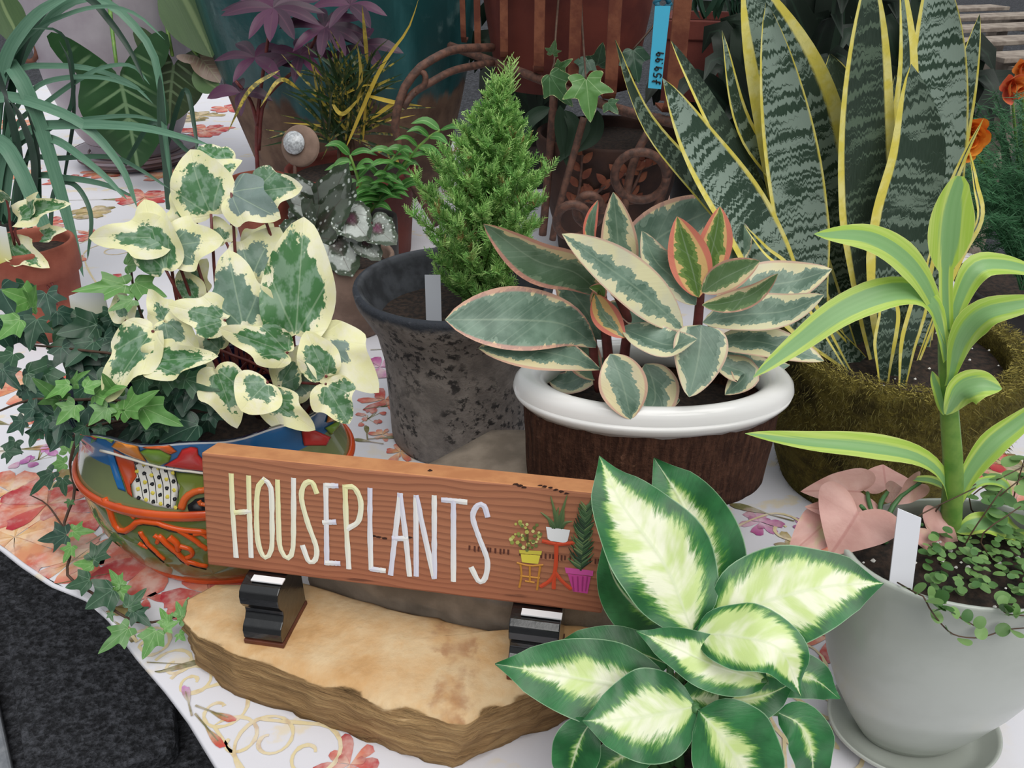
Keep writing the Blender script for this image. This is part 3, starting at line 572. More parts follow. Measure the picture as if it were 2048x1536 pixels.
for a in [(385, 1365, .03, 1.6, 0, .08), (440, 1420, .04, 1.2, 1, .1), (350, 1330, .03, 1.3, 2, .06), (470, 1480, .045, 1.3, 3, .1), (300, 1290, .03, 1.2, 1, .05), (540, 1480, .04, 1.3, 2, .1), (620, 1510, .04, 1.2, .5, .08), (1600, 1330, .05, 1.5, 1, .1), (1620, 1430, .05, 1.3, 2, .1), (1660, 1500, .05, 1.5, 0, .1), (1570, 1060, .04, 1.2, 1, .08), (250, 1270, .03, 1.2, 0, .06), (820, 640, .05, 1.3, 0, .1), (130, 480, .08, 1.3, 0, .2), (230, 500, .08, 1.3, 2, .2)]: pscroll(*a)

# ------------------------------------------------------------------ sandstone slab and grey stone behind it
def rockmesh(top, bot, jit=.004, rings=8, vr=11, dome=.004, seed=1):
    """top and bottom outlines (same number of points) -> closed lumpy block, finely divided"""
    k = 11; N = len(top) * k
    def dens(o): return [V(o[i // k]).lerp(V(o[(i // k + 1) % len(o)]), (i % k) / k) for i in range(N)]
    T, Bt = dens(top), dens(bot); ct = sum(T, V()) / N; vs = [ct + V((0, 0, dome))]
    for r in range(1, rings + 1):
        for p in T: q = ct.lerp(p, r / rings); q = q + V((0, 0, dome * (1 - r / rings) + jit * .5 * mnoise.noise(q * 28 + V((seed, 0, 0))) - (.004 if r == rings else 0))); vs.append(q)
    for r in range(1, vr + 1):
        for i in range(N):
            q = T[i].lerp(Bt[i], r / vr); out = (q - ct); out.z = 0; out.normalize()
            vs.append(q + out * (.004 * math.sin(math.pi * r / vr) + jit * (1.4 * mnoise.noise(V((q.x * 40, q.y * 40, q.z * 70 + seed))) + .9 * mnoise.noise(V((q.x * 30, q.y * 30, q.z * 260 + seed))) + .5 * mnoise.noise(q * 160))))
    cb = sum(Bt, V()) / N; vs.append(cb); m = MB(); fs = [(0, 1 + i, 1 + (i + 1) % N) for i in range(N)]
    for r in range(rings + vr - 1):
        b = 1 + r * N
        for i in range(N): fs.append((b + i, b + N + i, b + N + (i + 1) % N, b + (i + 1) % N))
    b = 1 + (rings + vr - 1) * N
    for i in range(N): fs.append((b + i, len(vs) - 1, b + (i + 1) % N))
    m.add(vs, fs); return m
SZ = .070
tp = [PZ(x, y, SZ) for x, y in [(368, 1235), (378, 1195), (430, 1165), (600, 1160), (760, 1208), (1010, 1266), (1150, 1246), (1250, 1262), (1262, 1290), (1180, 1340), (1110, 1372), (1010, 1405), (930, 1442), (800, 1415), (640, 1360), (480, 1305), (400, 1270)]]
bt = [PZ(x, y, .001) for x, y in [(385, 1300), (400, 1262), (445, 1235), (600, 1232), (760, 1280), (1010, 1338), (1140, 1320), (1225, 1340), (1235, 1370), (1170, 1425), (1095, 1455), (1000, 1490), (905, 1536), (780, 1500), (620, 1440), (470, 1390), (400, 1335)]]
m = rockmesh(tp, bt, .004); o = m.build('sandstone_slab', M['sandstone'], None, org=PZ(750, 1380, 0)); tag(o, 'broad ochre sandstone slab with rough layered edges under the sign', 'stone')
GT = .105
gf = [PZ(620, 1150, SZ), PZ(760, 1200, SZ), PZ(1010, 1256, SZ), PZ(1245, 1240, SZ)]
ga = [V((p.x, p.y + .006, 0)) for p in gf] + [V((.262, .860, 0)), V((.285, .95, 0)), V((.27, 1.06, 0)), V((-.03, 1.07, 0)), V((-.2, .9, 0))]
m = rockmesh([v + V((0, 0, GT)) for v in ga], [v * 1.0 + V((0, 0, .001)) for v in ga], .003, dome=.001, seed=5); o = m.build('grey_stone_block', M['grey_stone'], None, org=(0, .88, 0)); tag(o, 'rough grey brown stone block behind the sign, under the brown pot', 'stone')

# ------------------------------------------------------------------ sign
BZ = .150
b0, b1 = PZ(415, 1130, BZ), PZ(1204, 1228, BZ); bx = (b1 - b0).normalized(); bh = V((-bx.y, bx.x, 0)); LEAN = R(15)
bup = bh * math.sin(LEAN) + V((0, 0, 1)) * math.cos(LEAN); bnr = bx.cross(bup); BL, BH, BT = (b1 - b0).length, .136, .037    # bnr points to the viewer
if bnr.y > 0: bnr = -bnr
sign = thing('wooden_sign', 'wooden board hand lettered with white letters and three painted houseplants', 'sign', b0)
me_ = MB(); bm_ = bmesh.new()
rot = Matrix((bx, -bnr, bup)).transposed()
mb = MB(); mb.box((BL / 2, BT / 2, BH / 2), (BL, BT, BH)); bo = mb.build('board', M['board_wood'], None, False, org=(0, 0, 0), bevel=.0022)
bo.data.materials.append(M['lit_top_wood'])
for p in bo.data.polygons:
    if p.normal.z > .9: p.material_index = 1
bo.parent = sign; bo.matrix_basis = rot.to_4x4(); ORG[bo] = ORG[sign]
def BP(px, py, off=.0006):                       # point of the board's painted face seen at that pixel
    d = ray(px, py); o = V((0, 0, CAMZ)); t_ = (b0 - o).dot(bnr) / d.dot(bnr); return o + d * t_ + bnr * off
def zb(zx, zy): return (400 + zx * .41504, 850 + zy * .41504)
def stroke(mb, zp, w, c1, c2=None, n=None, off=.0007, taper=False, cols=None):
    pts = [BP(*zb(*p), off) for p in zp]; pts = cr(pts, n) if n else pts; N = len(pts); vs = []; cs = []; c2 = c2 or c1
    for i, p in enumerate(pts):
        t_ = (pts[min(i + 1, N - 1)] - pts[max(i - 1, 0)]).normalized(); s = t_.cross(bnr).normalized(); ww = w * (1 - .85 * i / (N - 1) if taper else 1) * rnd.uniform(.9, 1.1)
        e = t_ * (w * .35) * (-1 if i == 0 else 1 if i == N - 1 else 0) * (0 if taper else 1)
        for q in (-.5, .5): vs.append(p + s * ww * q + e); 
        vs.append(p + bnr * .0006 + e); cc = mixc(c1, c2, i / max(1, N - 1)); cs += [cc, cc, cc]
    fs = []
    for i in range(N - 1):
        a, b = i * 3, i * 3 + 3; fs += [(a, a + 2, b + 2, b), (a + 2, a + 1, b + 1, b + 2)]
    mb.add(vs, fs, col=cs)
yw, wh, lv = lin('#eeeab0'), lin('#f0eee8'), lin('#dcdaea')
LET = [([[(152, 240), (160, 430), (175, 630)], [(236, 250), (240, 430), (248, 630)], [(175, 420), (240, 415)]], yw),
 ([[(310, 262), (278, 320), (278, 540), (310, 635), (345, 600), (348, 450), (342, 300), (308, 262)]], yw),
 ([[(375, 270), (380, 480), (388, 590), (420, 640), (448, 600), (452, 430), (452, 262)]], yw),
 ([[(562, 322), (540, 275), (505, 285), (490, 350), (520, 470), (562, 590), (555, 650), (525, 655), (497, 585)]], yw),
 ([[(607, 288), (610, 480), (612, 665)], [(612, 290), (660, 292)], [(600, 468), (650, 466)], [(614, 662), (670, 665)]], wh),
 ([[(700, 295), (706, 480), (718, 685)], [(704, 297), (745, 302), (776, 370), (765, 460), (716, 496)]], yw),
 ([[(820, 310), (820, 500), (825, 690)], [(828, 692), (888, 700)]], lv), ([[(920, 715), (945, 500), (965, 335)], [(965, 335), (990, 520), (1010, 720)], [(935, 545), (995, 545)]], lv),
 ([[(1043, 720), (1042, 520), (1042, 345)], [(1044, 345), (1090, 560), (1128, 732)], [(1130, 730), (1130, 540), (1130, 345)]], lv), ([[(1172, 360), (1225, 364), (1280, 370)], [(1222, 370), (1222, 560), (1222, 745)]], lv),
 ([[(1385, 435), (1370, 390), (1340, 385), (1315, 440), (1345, 540), (1385, 650), (1375, 735), (1345, 752), (1310, 690)]], lv)]
for sts, c0 in LET:
    mb = MB()
    for i, sp in enumerate(sts): stroke(mb, sp, .0059, c0, wh if c0 != wh else lv, n=max(4, len(sp) * 4), off=.0007 + i * .00015)
    mb.build('painted_letter', M['paint'], sign, False)
def bpoly(mb, zp, c, off=.0008): mb.add([BP(*zb(*p), off) for p in zp], [tuple(range(len(zp)))], col=c)
mb = MB(); bpoly(mb, [(1538, 600), (1648, 606), (1645, 625), (1540, 617)], lin('#cfc04a')); bpoly(mb, [(1546, 620), (1640, 627), (1630, 668), (1552, 660)], lin('#e0d04c'))
stroke(mb, [(1580, 595), (1578, 520)], .0022, lin('#5a5230'))
for i in range(44):
    a, r = rnd.uniform(0, 6.28), rnd.uniform(0, 1) ** .5; x, y = 1572 + 78 * r * math.cos(a), 530 + 72 * r * math.sin(a); s = rnd.uniform(6, 11)
    bpoly(mb, [(x + s * math.cos(q), y + s * math.sin(q)) for q in [j * 1.05 for j in range(6)]], lin(rnd.choice(['#b9b860', '#8f9a48', '#5f6a34', '#d0cc80', '#6d7840'])), .0009 + i * .00002)
for sp in [[(1530, 662), (1590, 676), (1652, 672)], [(1545, 672), (1550, 720), (1540, 778)], [(1640, 680), (1632, 730), (1625, 790)], [(1548, 725), (1635, 735)], [(1590, 680), (1590, 750)], [(1570, 750), (1610, 756)]]: stroke(mb, sp, .0022, lin('#c98a34'), n=5, off=.0012)
mb.build('painted_tree_in_yellow_pot', M['paint'], sign, False)
mb = MB(); bpoly(mb, [(1668, 488), (1784, 504), (1772, 556), (1760, 566), (1690, 556), (1676, 545)], lin('#f0f0f2'), .0012)
for sp in [[(1725, 495), (1710, 420), (1690, 340)], [(1725, 495), (1745, 420), (1770, 335)], [(1715, 495), (1680, 450), (1642, 418)], [(1735, 495), (1760, 470), (1795, 462)], [(1720, 490), (1722, 430), (1728, 395)], [(1705, 495), (1690, 470), (1672, 440)], [(1740, 495), (1750, 440), (1755, 400)]]: stroke(mb, sp, .0062, lin('#3f5a38'), lin('#6d8050'), n=6, off=.001, taper=True)
for sp in [[(1655, 558), (1725, 572), (1800, 566)], [(1718, 572), (1716, 660), (1708, 720)], [(1712, 710), (1690, 745), (1645, 775)], [(1710, 710), (1706, 750), (1705, 782)], [(1714, 710), (1745, 750), (1785, 785)]]: stroke(mb, sp, .0042, lin('#cf4a28'), n=6, off=.0011)
mb.build('painted_aloe_on_red_table', M['paint'], sign, False)
mb = MB(); bpoly(mb, [(1758, 684), (1896, 700), (1893, 726), (1764, 712)], lin('#d858a4'), .0011); bpoly(mb, [(1772, 714), (1884, 728), (1868, 810), (1798, 800)], lin('#cf4a98'), .0011)
for x in (1795, 1820, 1845, 1866): stroke(mb, [(x, 728), (x + (1828 - x) * .2, 795)], .0014, lin('#b03a80'), off=.0016)
stroke(mb, [(1835, 695), (1850, 560), (1862, 400)], .0028, lin('#3f4a2a'), n=6, off=.001)
for i in range(60):
    q = i / 60; x, y = 1836 + 28 * q, 690 - 300 * q; sd_ = 1 if i % 2 else -1; L_ = (62 - 26 * q) * rnd.uniform(.7, 1.1)
    stroke(mb, [(x, y), (x + sd_ * L_ * .6, y - 22), (x + sd_ * L_, y - 50 * rnd.uniform(.6, 1.3))], .004, lin(rnd.choice(['#2f4a30', '#3f5f3a', '#54704a', '#28402c', '#6a7f50'])), n=3, off=.001 + i * .00001, taper=True)
mb.build('painted_shrub_in_pink_pot', M['paint'], sign, False)
mb = MB()
for i in range(34):                              # faded stamp and scorch marks on the wood
    x = 1260 + i * 20 + rnd.uniform(-5, 5)
    if 1290 < x < 1930 and not (1500 < x < 1520): y = 575 + (x - 1260) * .105; bpoly(mb, [(x, y), (x + 9, y + 2), (x + 8, y + 26 + rnd.uniform(-6, 8)), (x - 1, y + 24)], lin('#5a3024'), .0005)
for x, y in [(1520, 285), (1545, 292), (1560, 300), (1640, 290), (1660, 296), (1690, 300), (1715, 312), (1740, 320), (1765, 330), (835, 535), (860, 540), (890, 545), (1010, 540), (1110, 218)]:
    bpoly(mb, [(x + rnd.uniform(8, 18) * math.cos(q), y + rnd.uniform(3, 8) * math.sin(q)) for q in [j * .9 for j in range(7)]], lin('#3a2018'), .0004)
mb.build('faded_stamp', M['paint'], sign, False)['kind'] = 'stuff'
# two lacquered feet, each a thing of its own
def foot(px, label, w=.046):
    base = PZ(px, 1286 if px < 700 else 1322, SZ); t0 = (base - b0).dot(bx); mid = b0 + bx * t0; mid.z = 0
    ft = thing('sign_foot', label, 'sign foot', (mid.x, mid.y, SZ + .001), 'feet under the sign')
    def at(x, y, z): return V((mid.x, mid.y, z)) + bx * x + bnr_h * y
    fr_ = .034; z0 = SZ + .003; H_ = BZ - z0; prof = [(fr_ + a_, z0 + h_ * H_) for a_, h_ in ((0, .07), (.002, .12), (.002, .24), (-.001, .32), (-.008, .38), (-.012, .46), (-.012, .55), (-.008, .62), (-.005, .70), (-.005, .82), (-.008, .91), (-.015, .96))] + [(.006, BZ - .001), (-.034, BZ - .0015), (-.034, z0 + .005)]
    mb = MB(); N = len(prof); vs = [at(-w / 2, y, z) for y, z in prof] + [at(w / 2, y, z) for y, z in prof]
    mb.add(vs, [(i, (i + 1) % N, N + (i + 1) % N, N + i) for i in range(N)] + [tuple(range(N))[::-1], tuple(range(N, 2 * N))]); mb.build('moulded_body', M['lacquer_black'], ft, False, bevel=.0012)
    mb = MB(); mb.box(at(0, .0005, z0 + .0015), (w + .002, .071, .006), Matrix((bx, bnr_h, V((0, 0, 1)))).transposed()); mb.build('base_board', M['foot_wood'], ft, False, bevel=.001)
    mb = MB(); mb.box(at(.006, .011, BZ + .0002), (w * .8, .009, .0016), Matrix((bx, bnr_h, V((0, 0, 1)))).transposed()); mb.build('top_strip_glare', M['glare_white'], ft, False)  # glare on the glossy plate at the foot's top, painted as a white strip
bnr_h = V((bnr.x, bnr.y, 0)).normalized()
foot(533, 'black lacquered moulded foot under the H end of the sign'); foot(1072, 'black lacquered moulded foot under the painted plants end of the sign', .054)
# ------------------------------------------------------------------ potted plants: foreground
def soil(parent, c, r, z, sy=1.0, grit=0, name='soil'):
    mb = MB(); disc(mb, c, r, z, sy=sy, bump=.006); o = mb.build(name, M['potting_soil'], parent)
    if grit:
        mb = MB()
        for i in range(grit):
            a, q = rnd.uniform(0, 6.28), r * .92 * rnd.random() ** .5; p = V((c[0] + q * math.cos(a), c[1] + q * sy * math.sin(a), z + .008)); s = rnd.uniform(.0012, .003)
            mb.add([p + V(v) * s for v in [(1, 0, 0), (-1, 0, 0), (0, 1, 0), (0, -1, 0), (0, 0, 1), (0, 0, -1)]], [(0, 2, 4), (2, 1, 4), (1, 3, 4), (3, 0, 4), (2, 0, 5), (1, 2, 5), (3, 1, 5), (0, 3, 5)])
        g = mb.build('perlite', M['perlite'], o, False); g['kind'] = 'stuff'
    return o
# ---- dieffenbachia in a terracotta pot, bottom centre
pc = P(1335, 1500, .50)
D = thing('dieffenbachia', 'dieffenbachia with cream hearted dark edged leaves, in front of the sign and slab', 'potted plant', (pc.x, .50, 0))
mb = MB(); prof = [(.006, .001), (.006, .058), (.10, .084), (.112, .086), (.115, .090), (.112, .0955), (.095, .097), (.092, .090), (.004, .066), (.001, .060), (.001, .001)]
lathe(mb, (pc.x, .50), prof); mb.build('pot', M['terracotta'], D); soil(D, (pc.x, .50), .086, .098)
DL = 'dieffenbachia_leaf'
DF = [([(1385, 1262), (1330, 1130), (1245, 1010), (1198, 912)], .53, .63, 225, (.74, 1, 0), dict(prof='dief', fold=.18, wave=.03, n=hint(.15, -.8, .55), twist=.1)),
 ([(1400, 1240), (1400, 1120), (1365, 1010), (1308, 916)], .57, .68, 200, (.46, .9, 0), dict(prof='dief', fold=.15, wave=.03, n=hint(-.2, -.8, .55))),
 ([(1425, 1250), (1540, 1200), (1660, 1172), (1768, 1166)], .53, .54, 215, (.80, 1, 0), dict(prof='dief', fold=.10, wave=.03, n=hint(-.15, -.55, .8))),
 ([(1392, 1268), (1470, 1272), (1560, 1300), (1602, 1392)], .52, .47, 150, (.86, 1, 0), dict(prof='dief', fold=.10, wave=.04, n=hint(.1, -.5, .85))),
 ([(1535, 1362), (1430, 1330), (1340, 1290), (1272, 1262)], .485, .52, 118, (.66, 1, 0), dict(prof='dief', fold=.2, wave=.05, n=hint(-.1, -.6, .8))),
 ([(1345, 1390), (1240, 1372), (1120, 1350), (990, 1328)], .50, .53, 178, (.48, 1, 0), dict(prof='dief', fold=.16, wave=.03, n=hint(-.1, -.6, .8))),
 ([(1340, 1330), (1260, 1300), (1180, 1285), (1115, 1285)], .54, .56, 90, (.12, .5, 0), dict(prof='dief', fold=.15, wave=.03)),
 ([(1392, 1412), (1320, 1428), (1240, 1440), (1165, 1442)], .475, .47, 195, (.6, .8, 0), dict(prof='dief', fold=.14, wave=.03, n=hint(-.1, -.5, .85))),
 ([(1395, 1420), (1440, 1470), (1485, 1540), (1510, 1640)], .47, .44, 205, (.34, .9, 0), dict(prof='dief', fold=.18, wave=.03, n=hint(.1, -.65, .75))),
 ([(1360, 1395), (1450, 1400), (1530, 1390), (1592, 1362)], .49, .50, 125, (.34, .6, 0), dict(prof='dief', fold=.12, wave=.03, n=hint(.1, -.5, .85))),
 ([(1555, 1425), (1600, 1450), (1622, 1500), (1628, 1580)], .50, .47, 108, (.20, .5, 0), dict(prof='dief', fold=.2, wave=.03, n=hint(.1, -.6, .7))),
 ([(1500, 1350), (1570, 1345), (1630, 1360), (1680, 1398)], .56, .54, 105, (.25, .3, 0), dict(prof='dief', fold=.12, wave=.03)),
 ([(1185, 1440), (1165, 1470), (1150, 1510), (1130, 1580)], .485, .462, 105, (.12, .4, 0), dict(prof='dief', fold=.15, wave=.03, n=hint(-.2, -.7, .6))),
 ([(1320, 1480), (1270, 1500), (1220, 1530), (1170, 1580)], .485, .465, 90, (.15, .4, 0), dict(prof='dief', fold=.15, wave=.03)),
 ([(1380, 1265), (1300, 1235), (1235, 1170), (1206, 1088)], .57, .64, 130, (.05, .2, 0), dict(prof='dief', fold=.2, wave=.03, n=hint(.2, -.8, .5)))]
for i, (px, y0, y1, w_, c_, kw) in enumerate(DF):
    leaf(D, px, y0, y1, w_, M[DL], col=c_, nu=22, nv=10, seed=i, **kw)
    b = P(px[0][0], px[0][1], y0); stem(D, [(pc.x + rnd.uniform(-.015, .015), .50 + rnd.uniform(-.01, .02), .10), V((pc.x, .505, .16)).lerp(b, .6), b], .006, .0035, M['petiole_green'], 'leaf_stalk', n=6)

# ---- white pot, lower right: dracaena, pink arrowheads, wire vine
YW = .60; X0 = P(1952, 1098, YW).x; syW = .64
WP = thing('celadon_planter', 'tall pale glazed planter of mixed foliage with lime dracaena, lower right', 'potted plant', (X0, YW, 0))
rows = [(1098, 264), (1130, 264), (1200, 258), (1260, 243), (1320, 216), (1380, 178), (1430, 138), (1460, 110), (1472, 98)]
cc, prof = pot_prof(1952, YW, rows, .008); zt = zat(1098, YW)
zmn = min(z for z, r in prof); prof = [((z - zmn) * (zt - .014) / (zt - zmn) + .014, r) for z, r in prof]
mb = MB(); lathe(mb, cc, prof, seg=72, sy=syW); mb.build('pot', M['celadon'], WP)
sr = .090; mb = MB(); lathe(mb, cc, [(.010, .001), (.010, .064), (.014, .074), (.026, sr - .004), (.029, sr - .001), (.028, sr + .001), (.024, sr), (.004, .068), (.002, .058), (.002, .001)], seg=64, sy=.8); mb.build('saucer', M['celadon'], WP)
so = soil(WP, cc, rows[0][1] * S(1098, YW) - .010, zt - .022, sy=syW, grit=60)
ZS = zt - .018
def W2(px, py, dz=0): return PZ(px, py, ZS + dz)
sb = W2(1905, 1062); SY = sb.y
mb = MB(); mb.tube([sb - V((0, 0, .01)), P(1906, 950, SY), P(1900, 840, SY + .005), P(1894, 740, SY + .008), P(1892, 640, SY + .01)], lambda u: .0105 - .004 * u, seg=10, n=20); mb.build('dracaena_cane', M['green_stem'], WP)
DC = [([(1893, 660), (1890, 560), (1895, 470), (1902, 410), (1918, 352)], 0, .01, 95, (0, 0, 0), dict(prof='flare', fold=.25, n=hint(.05, -.95, .2))),
 ([(1893, 680), (1862, 595), (1815, 525), (1740, 478), (1628, 468)], 0, -.04, 84, (0, .1, 0), dict(prof='dracl', fold=.12, n=hint(.2, -.75, .6))),
 ([(1893, 720), (1868, 612), (1800, 582), (1690, 618), (1590, 690), (1506, 755)], 0, -.05, 76, (.6, 0, 0), dict(prof='dracl', fold=.10, n=hint(-.05, -.7, .7))),
 ([(1897, 700), (1915, 610), (1950, 540), (2005, 530), (2090, 548)], .01, .03, 62, (.2, .2, 0), dict(prof='dracl', fold=.2, n=hint(.1, -.6, .75))),
 ([(1898, 770), (1922, 680), (1965, 630), (2030, 612), (2110, 600)], 0, -.03, 72, (0, .3, 0), dict(prof='dracl', fold=.2, n=hint(-.1, -.7, .65))),
 ([(1905, 1040), (1885, 960), (1830, 915), (1720, 895), (1610, 885), (1490, 867)], 0, -.02, 66, (.1, .1, 0), dict(prof='dracl', fold=.45, n=hint(0, -.5, .85))),
 ([(1908, 1035), (1930, 960), (1975, 895), (2030, 850), (2110, 790)], 0, .02, 60, (.3, .2, 0), dict(prof='dracl', fold=.35, n=hint(.1, -.6, .75))),
 ([(1893, 830), (1920, 785), (1960, 770), (2004, 778)], -.01, -.02, 72, (.4, .1, 0), dict(prof='ell', fold=.3, n=hint(.2, -.7, .6))),
 ([(1888, 830), (1878, 790), (1868, 762), (1864, 742)], 0, .01, 36, (.4, 0, 0), dict(prof='ell', fold=.3)),
 ([(1912, 1065), (1960, 1050), (2010, 1060), (2065, 1095)], -.01, -.02, 60, (.9, 0, 0), dict(prof='ell', fold=.3, wave=.05, n=hint(0, -.3, .95))),
 ([(1908, 1000), (1890, 975), (1860, 960), (1815, 958)], .01, .02, 22, (.5, 0, 0), dict(prof='dracl', fold=.2)),
 ([(1915, 1010), (1960, 965), (2010, 970), (2025, 1020)], .01, .03, 26, (.2, .3, 0), dict(prof='dracl', fold=.2))]
for i, (px, d0, d1, w_, c_, kw) in enumerate(DC): leaf(WP, px, SY + d0, SY + d1, w_, M['dracaena_leaf'], 'dracaena_leaf', col=c_, nu=24, nv=8, seed=i, **kw)
AR = [((1722, 1012), (1662, 1106), -.01, -.04, 165, 'heart', (-.2, -.5, .85), (0, 0, 0)), ((1735, 985), (1608, 978), .03, .03, 95, 'heart', (-.1, -.6, .8), (0, 0, 0)), ((1775, 985), (1770, 925), .05, .08, 125, 'heart', (0, -.6, .8), (0, 0, 0)),
 ((1845, 1050), (1940, 1118), .0, -.02, 95, 'heart', (.1, -.6, .8), (0, .3, 0)), ((1660, 1040), (1575, 1112), .0, -.03, 90, 'heart', (-.3, -.5, .8), (0, 1, 0)), ((1840, 965), (1788, 1012), .03, .01, 55, 'heart', (.2, -.8, .4), (0, .2, 0)), ((1700, 1030), (1625, 1010), .02, .0, 70, 'heart', (-.2, -.6, .8), (0, .4, 0)), ((1775, 985), (1815, 985), .03, .02, 50, 'heart', (.1, -.5, .8), (.25, .2, 0))]
ab = W2(1745, 1075); AY = ab.y
for i, (b, tp_, d0, d1, w_, k_, n_, c_) in enumerate(AR):
    oleaf(WP, b, tp_, AY + d0, AY + d1, w_, M['arrow_leaf'], 'arrowhead_leaf', kind=k_, n=V(n_).normalized(), col=c_, droop=.12, fold=.15, wave=.03, seed=i, sm=2)
    stem(WP, [W2(1745 + rnd.uniform(-20, 30), 1085), P(1745, 1040, AY).lerp(P(*b, AY + d0), .5), P(*b, AY + d0)], .003, .002, M['petiole_green'], 'leaf_stalk', n=6)
# wire vine: one round leaf copied about, on thin wiry stems
def wire_leaf_src():
    mb = MB(); outleaf(mb, (0, 0, 0), (0, 1, 0), .85, n=V((0, 0, 1)), kind='disc', droop=.15, fold=.1, rings=2, wave=0); return mb
src = wire_leaf_src().build('wire_vine_leaf', M['wire_leaf'], WP, org=(0, 0, 0))
def put_copy(src, parent, loc, yaw, pitch, s, first=[True]):
    o = src if first[0] else src.copy()
    if not first[0]: C.objects.link(o)
    first[0] = False; o.parent = parent; o.location = V(loc) - ORG[parent]
    o.rotation_euler = (pitch, rnd.uniform(-.3, .3), yaw); o.scale = (s, s, s); return o
rr = rnd
nfirst = [True]
cnt = 0
while cnt < 150:
    px, py = rr.uniform(1850, 2090), rr.uniform(1085, 1200)
    q = W2(px, py)
    if (V((q.x - cc[0], (q.y - cc[1]) / syW)).length) > .115: continue
    put_copy(src, WP, q + V((0, 0, rr.uniform(.002, .022))), rr.uniform(0, 6.3), rr.uniform(-.1, .5), rr.uniform(.007, .011), nfirst); cnt += 1
for cnt in range(46):
    px, py = rr.uniform(1930, 2090), rr.uniform(965, 1085); q = W2(px, py + 20)
    put_copy(src, WP, q + V((0, 0, rr.uniform(.005, .05))), rr.uniform(0, 6.3), rr.uniform(-.1, .5), rr.uniform(.014, .024), nfirst)
fy = YW - .135 * syW + .012
for path in [[(1795, 1165, fy + .03), (1830, 1185, fy), (1850, 1195, fy - .008), (1855, 1210, fy - .014), (1880, 1245, fy - .014), (1910, 1270, fy - .014), (1960, 1275, fy - .014), (2010, 1260, fy - .014), (2060, 1255, fy - .012)], [(1860, 1190, fy + .02), (1880, 1208, fy - .01), (1920, 1235, fy - .014), (1950, 1252, fy - .014)], [(1990, 1190, fy + .01), (2010, 1225, fy - .012), (2050, 1232, fy - .012)]]:
    pts = pl(path, 0); stem(WP, pts, .0008, .0006, M['brown_stem'], 'wire_vine_stem', n=24, seg=5)
    for p in cr(pts, 11)[1:]: put_copy(src, WP, p + V((0, -.002, 0)), rr.uniform(0, 6.3), rr.uniform(-1.2, -.3) + 1.6, rr.uniform(.010, .0145), nfirst)
for px in [(1875, 1060), (1960, 1040), (1990, 1050), (2020, 1035), (1850, 1090), (1920, 1110), (1985, 1120)]:
    a = W2(*px); stem(WP, [a, a + V((rr.uniform(-.02, .02), 0, .03)), a + V((rr.uniform(-.04, .04), .01, rr.uniform(.04, .09)))], .0008, .0006, M['brown_stem'], 'wire_vine_stem', n=6, seg=5)
# blank label stuck into this pot
a, b = PZ(1800, 1180, ZS), P(1820, 1018, PZ(1800, 1180, ZS).y + .02); dn = (b - a).normalized(); sx = V((1, -.1, 0)).normalized()
mb = MB(); hw = .0105; th = V((0, .0006, 0)); q = [a - sx * hw - dn * .004, a + sx * hw - dn * .004, b + sx * hw - dn * .008, b - sx * hw]
mb.add([v - th for v in q] + [v + th for v in q], [(0, 1, 2, 3), (7, 6, 5, 4), (0, 4, 5, 1), (1, 5, 6, 2), (2, 6, 7, 3), (3, 7, 4, 0)])
tag(mb.build('plant_label', M['white_plastic'], None, False, org=a), 'blank white plastic label standing in the pale planter', 'plant label')

# ---- brown oval pot with white rim: peperomia
YB = .95
rowsB = [(770, 272), (800, 270), (880, 262), (950, 250), (982, 240)]
XB = P(1306, 765, YB).x; syB = .56
zr = zat(757, YB); rr_ = 262 * S(757, YB); zlow = GT + .002
PB = thing('peperomia', 'variegated peperomia with pink edged leaves in an oval bark brown pot with white rim', 'potted plant', (XB, YB, zlow))
mb = MB(); rb = 232 * S(960, YB); ro = 258 * S(800, YB)
def wobb(a, z): return .012 * mnoise.noise(V((math.cos(a) * 4, math.sin(a) * 4, z * 20))) + .010 * mnoise.noise(V((math.cos(a) * 22, math.sin(a) * 22, z * 6)))
n_ = 14; out = [(zlow + (zr - .012 - zlow) * i / n_, rb + (ro - rb) * i / n_) for i in range(n_ + 1)]
lathe(mb, (XB, YB), [(zlow, .001)] + out + [(zr - .012, ro - .014), (zlow + .02, rb - .014), (zlow + .02, .001)], seg=96, sy=syB, wob=wobb); pot = mb.build('pot', M['bark_brown'], PB)
mb = MB(); rt = .0225; prof = []
for i in range(15): a = 2 * math.pi * i / 14; prof.append((zr - .010 + rt * .95 * math.sin(a), rr_ - .010 + rt * math.cos(a)))
prof += [(zr - .06, rr_ - .020), (zr - .06, rr_ - .0215)]
lathe(mb, (XB, YB), prof, seg=96, sy=syB); ORG[pot] = ORG[PB]; mb.build('rim', M['white_ceramic'], pot)
soil(PB, (XB, YB), rr_ - .022, zr - .045, sy=syB)
PP = 'peperomia_leaf'
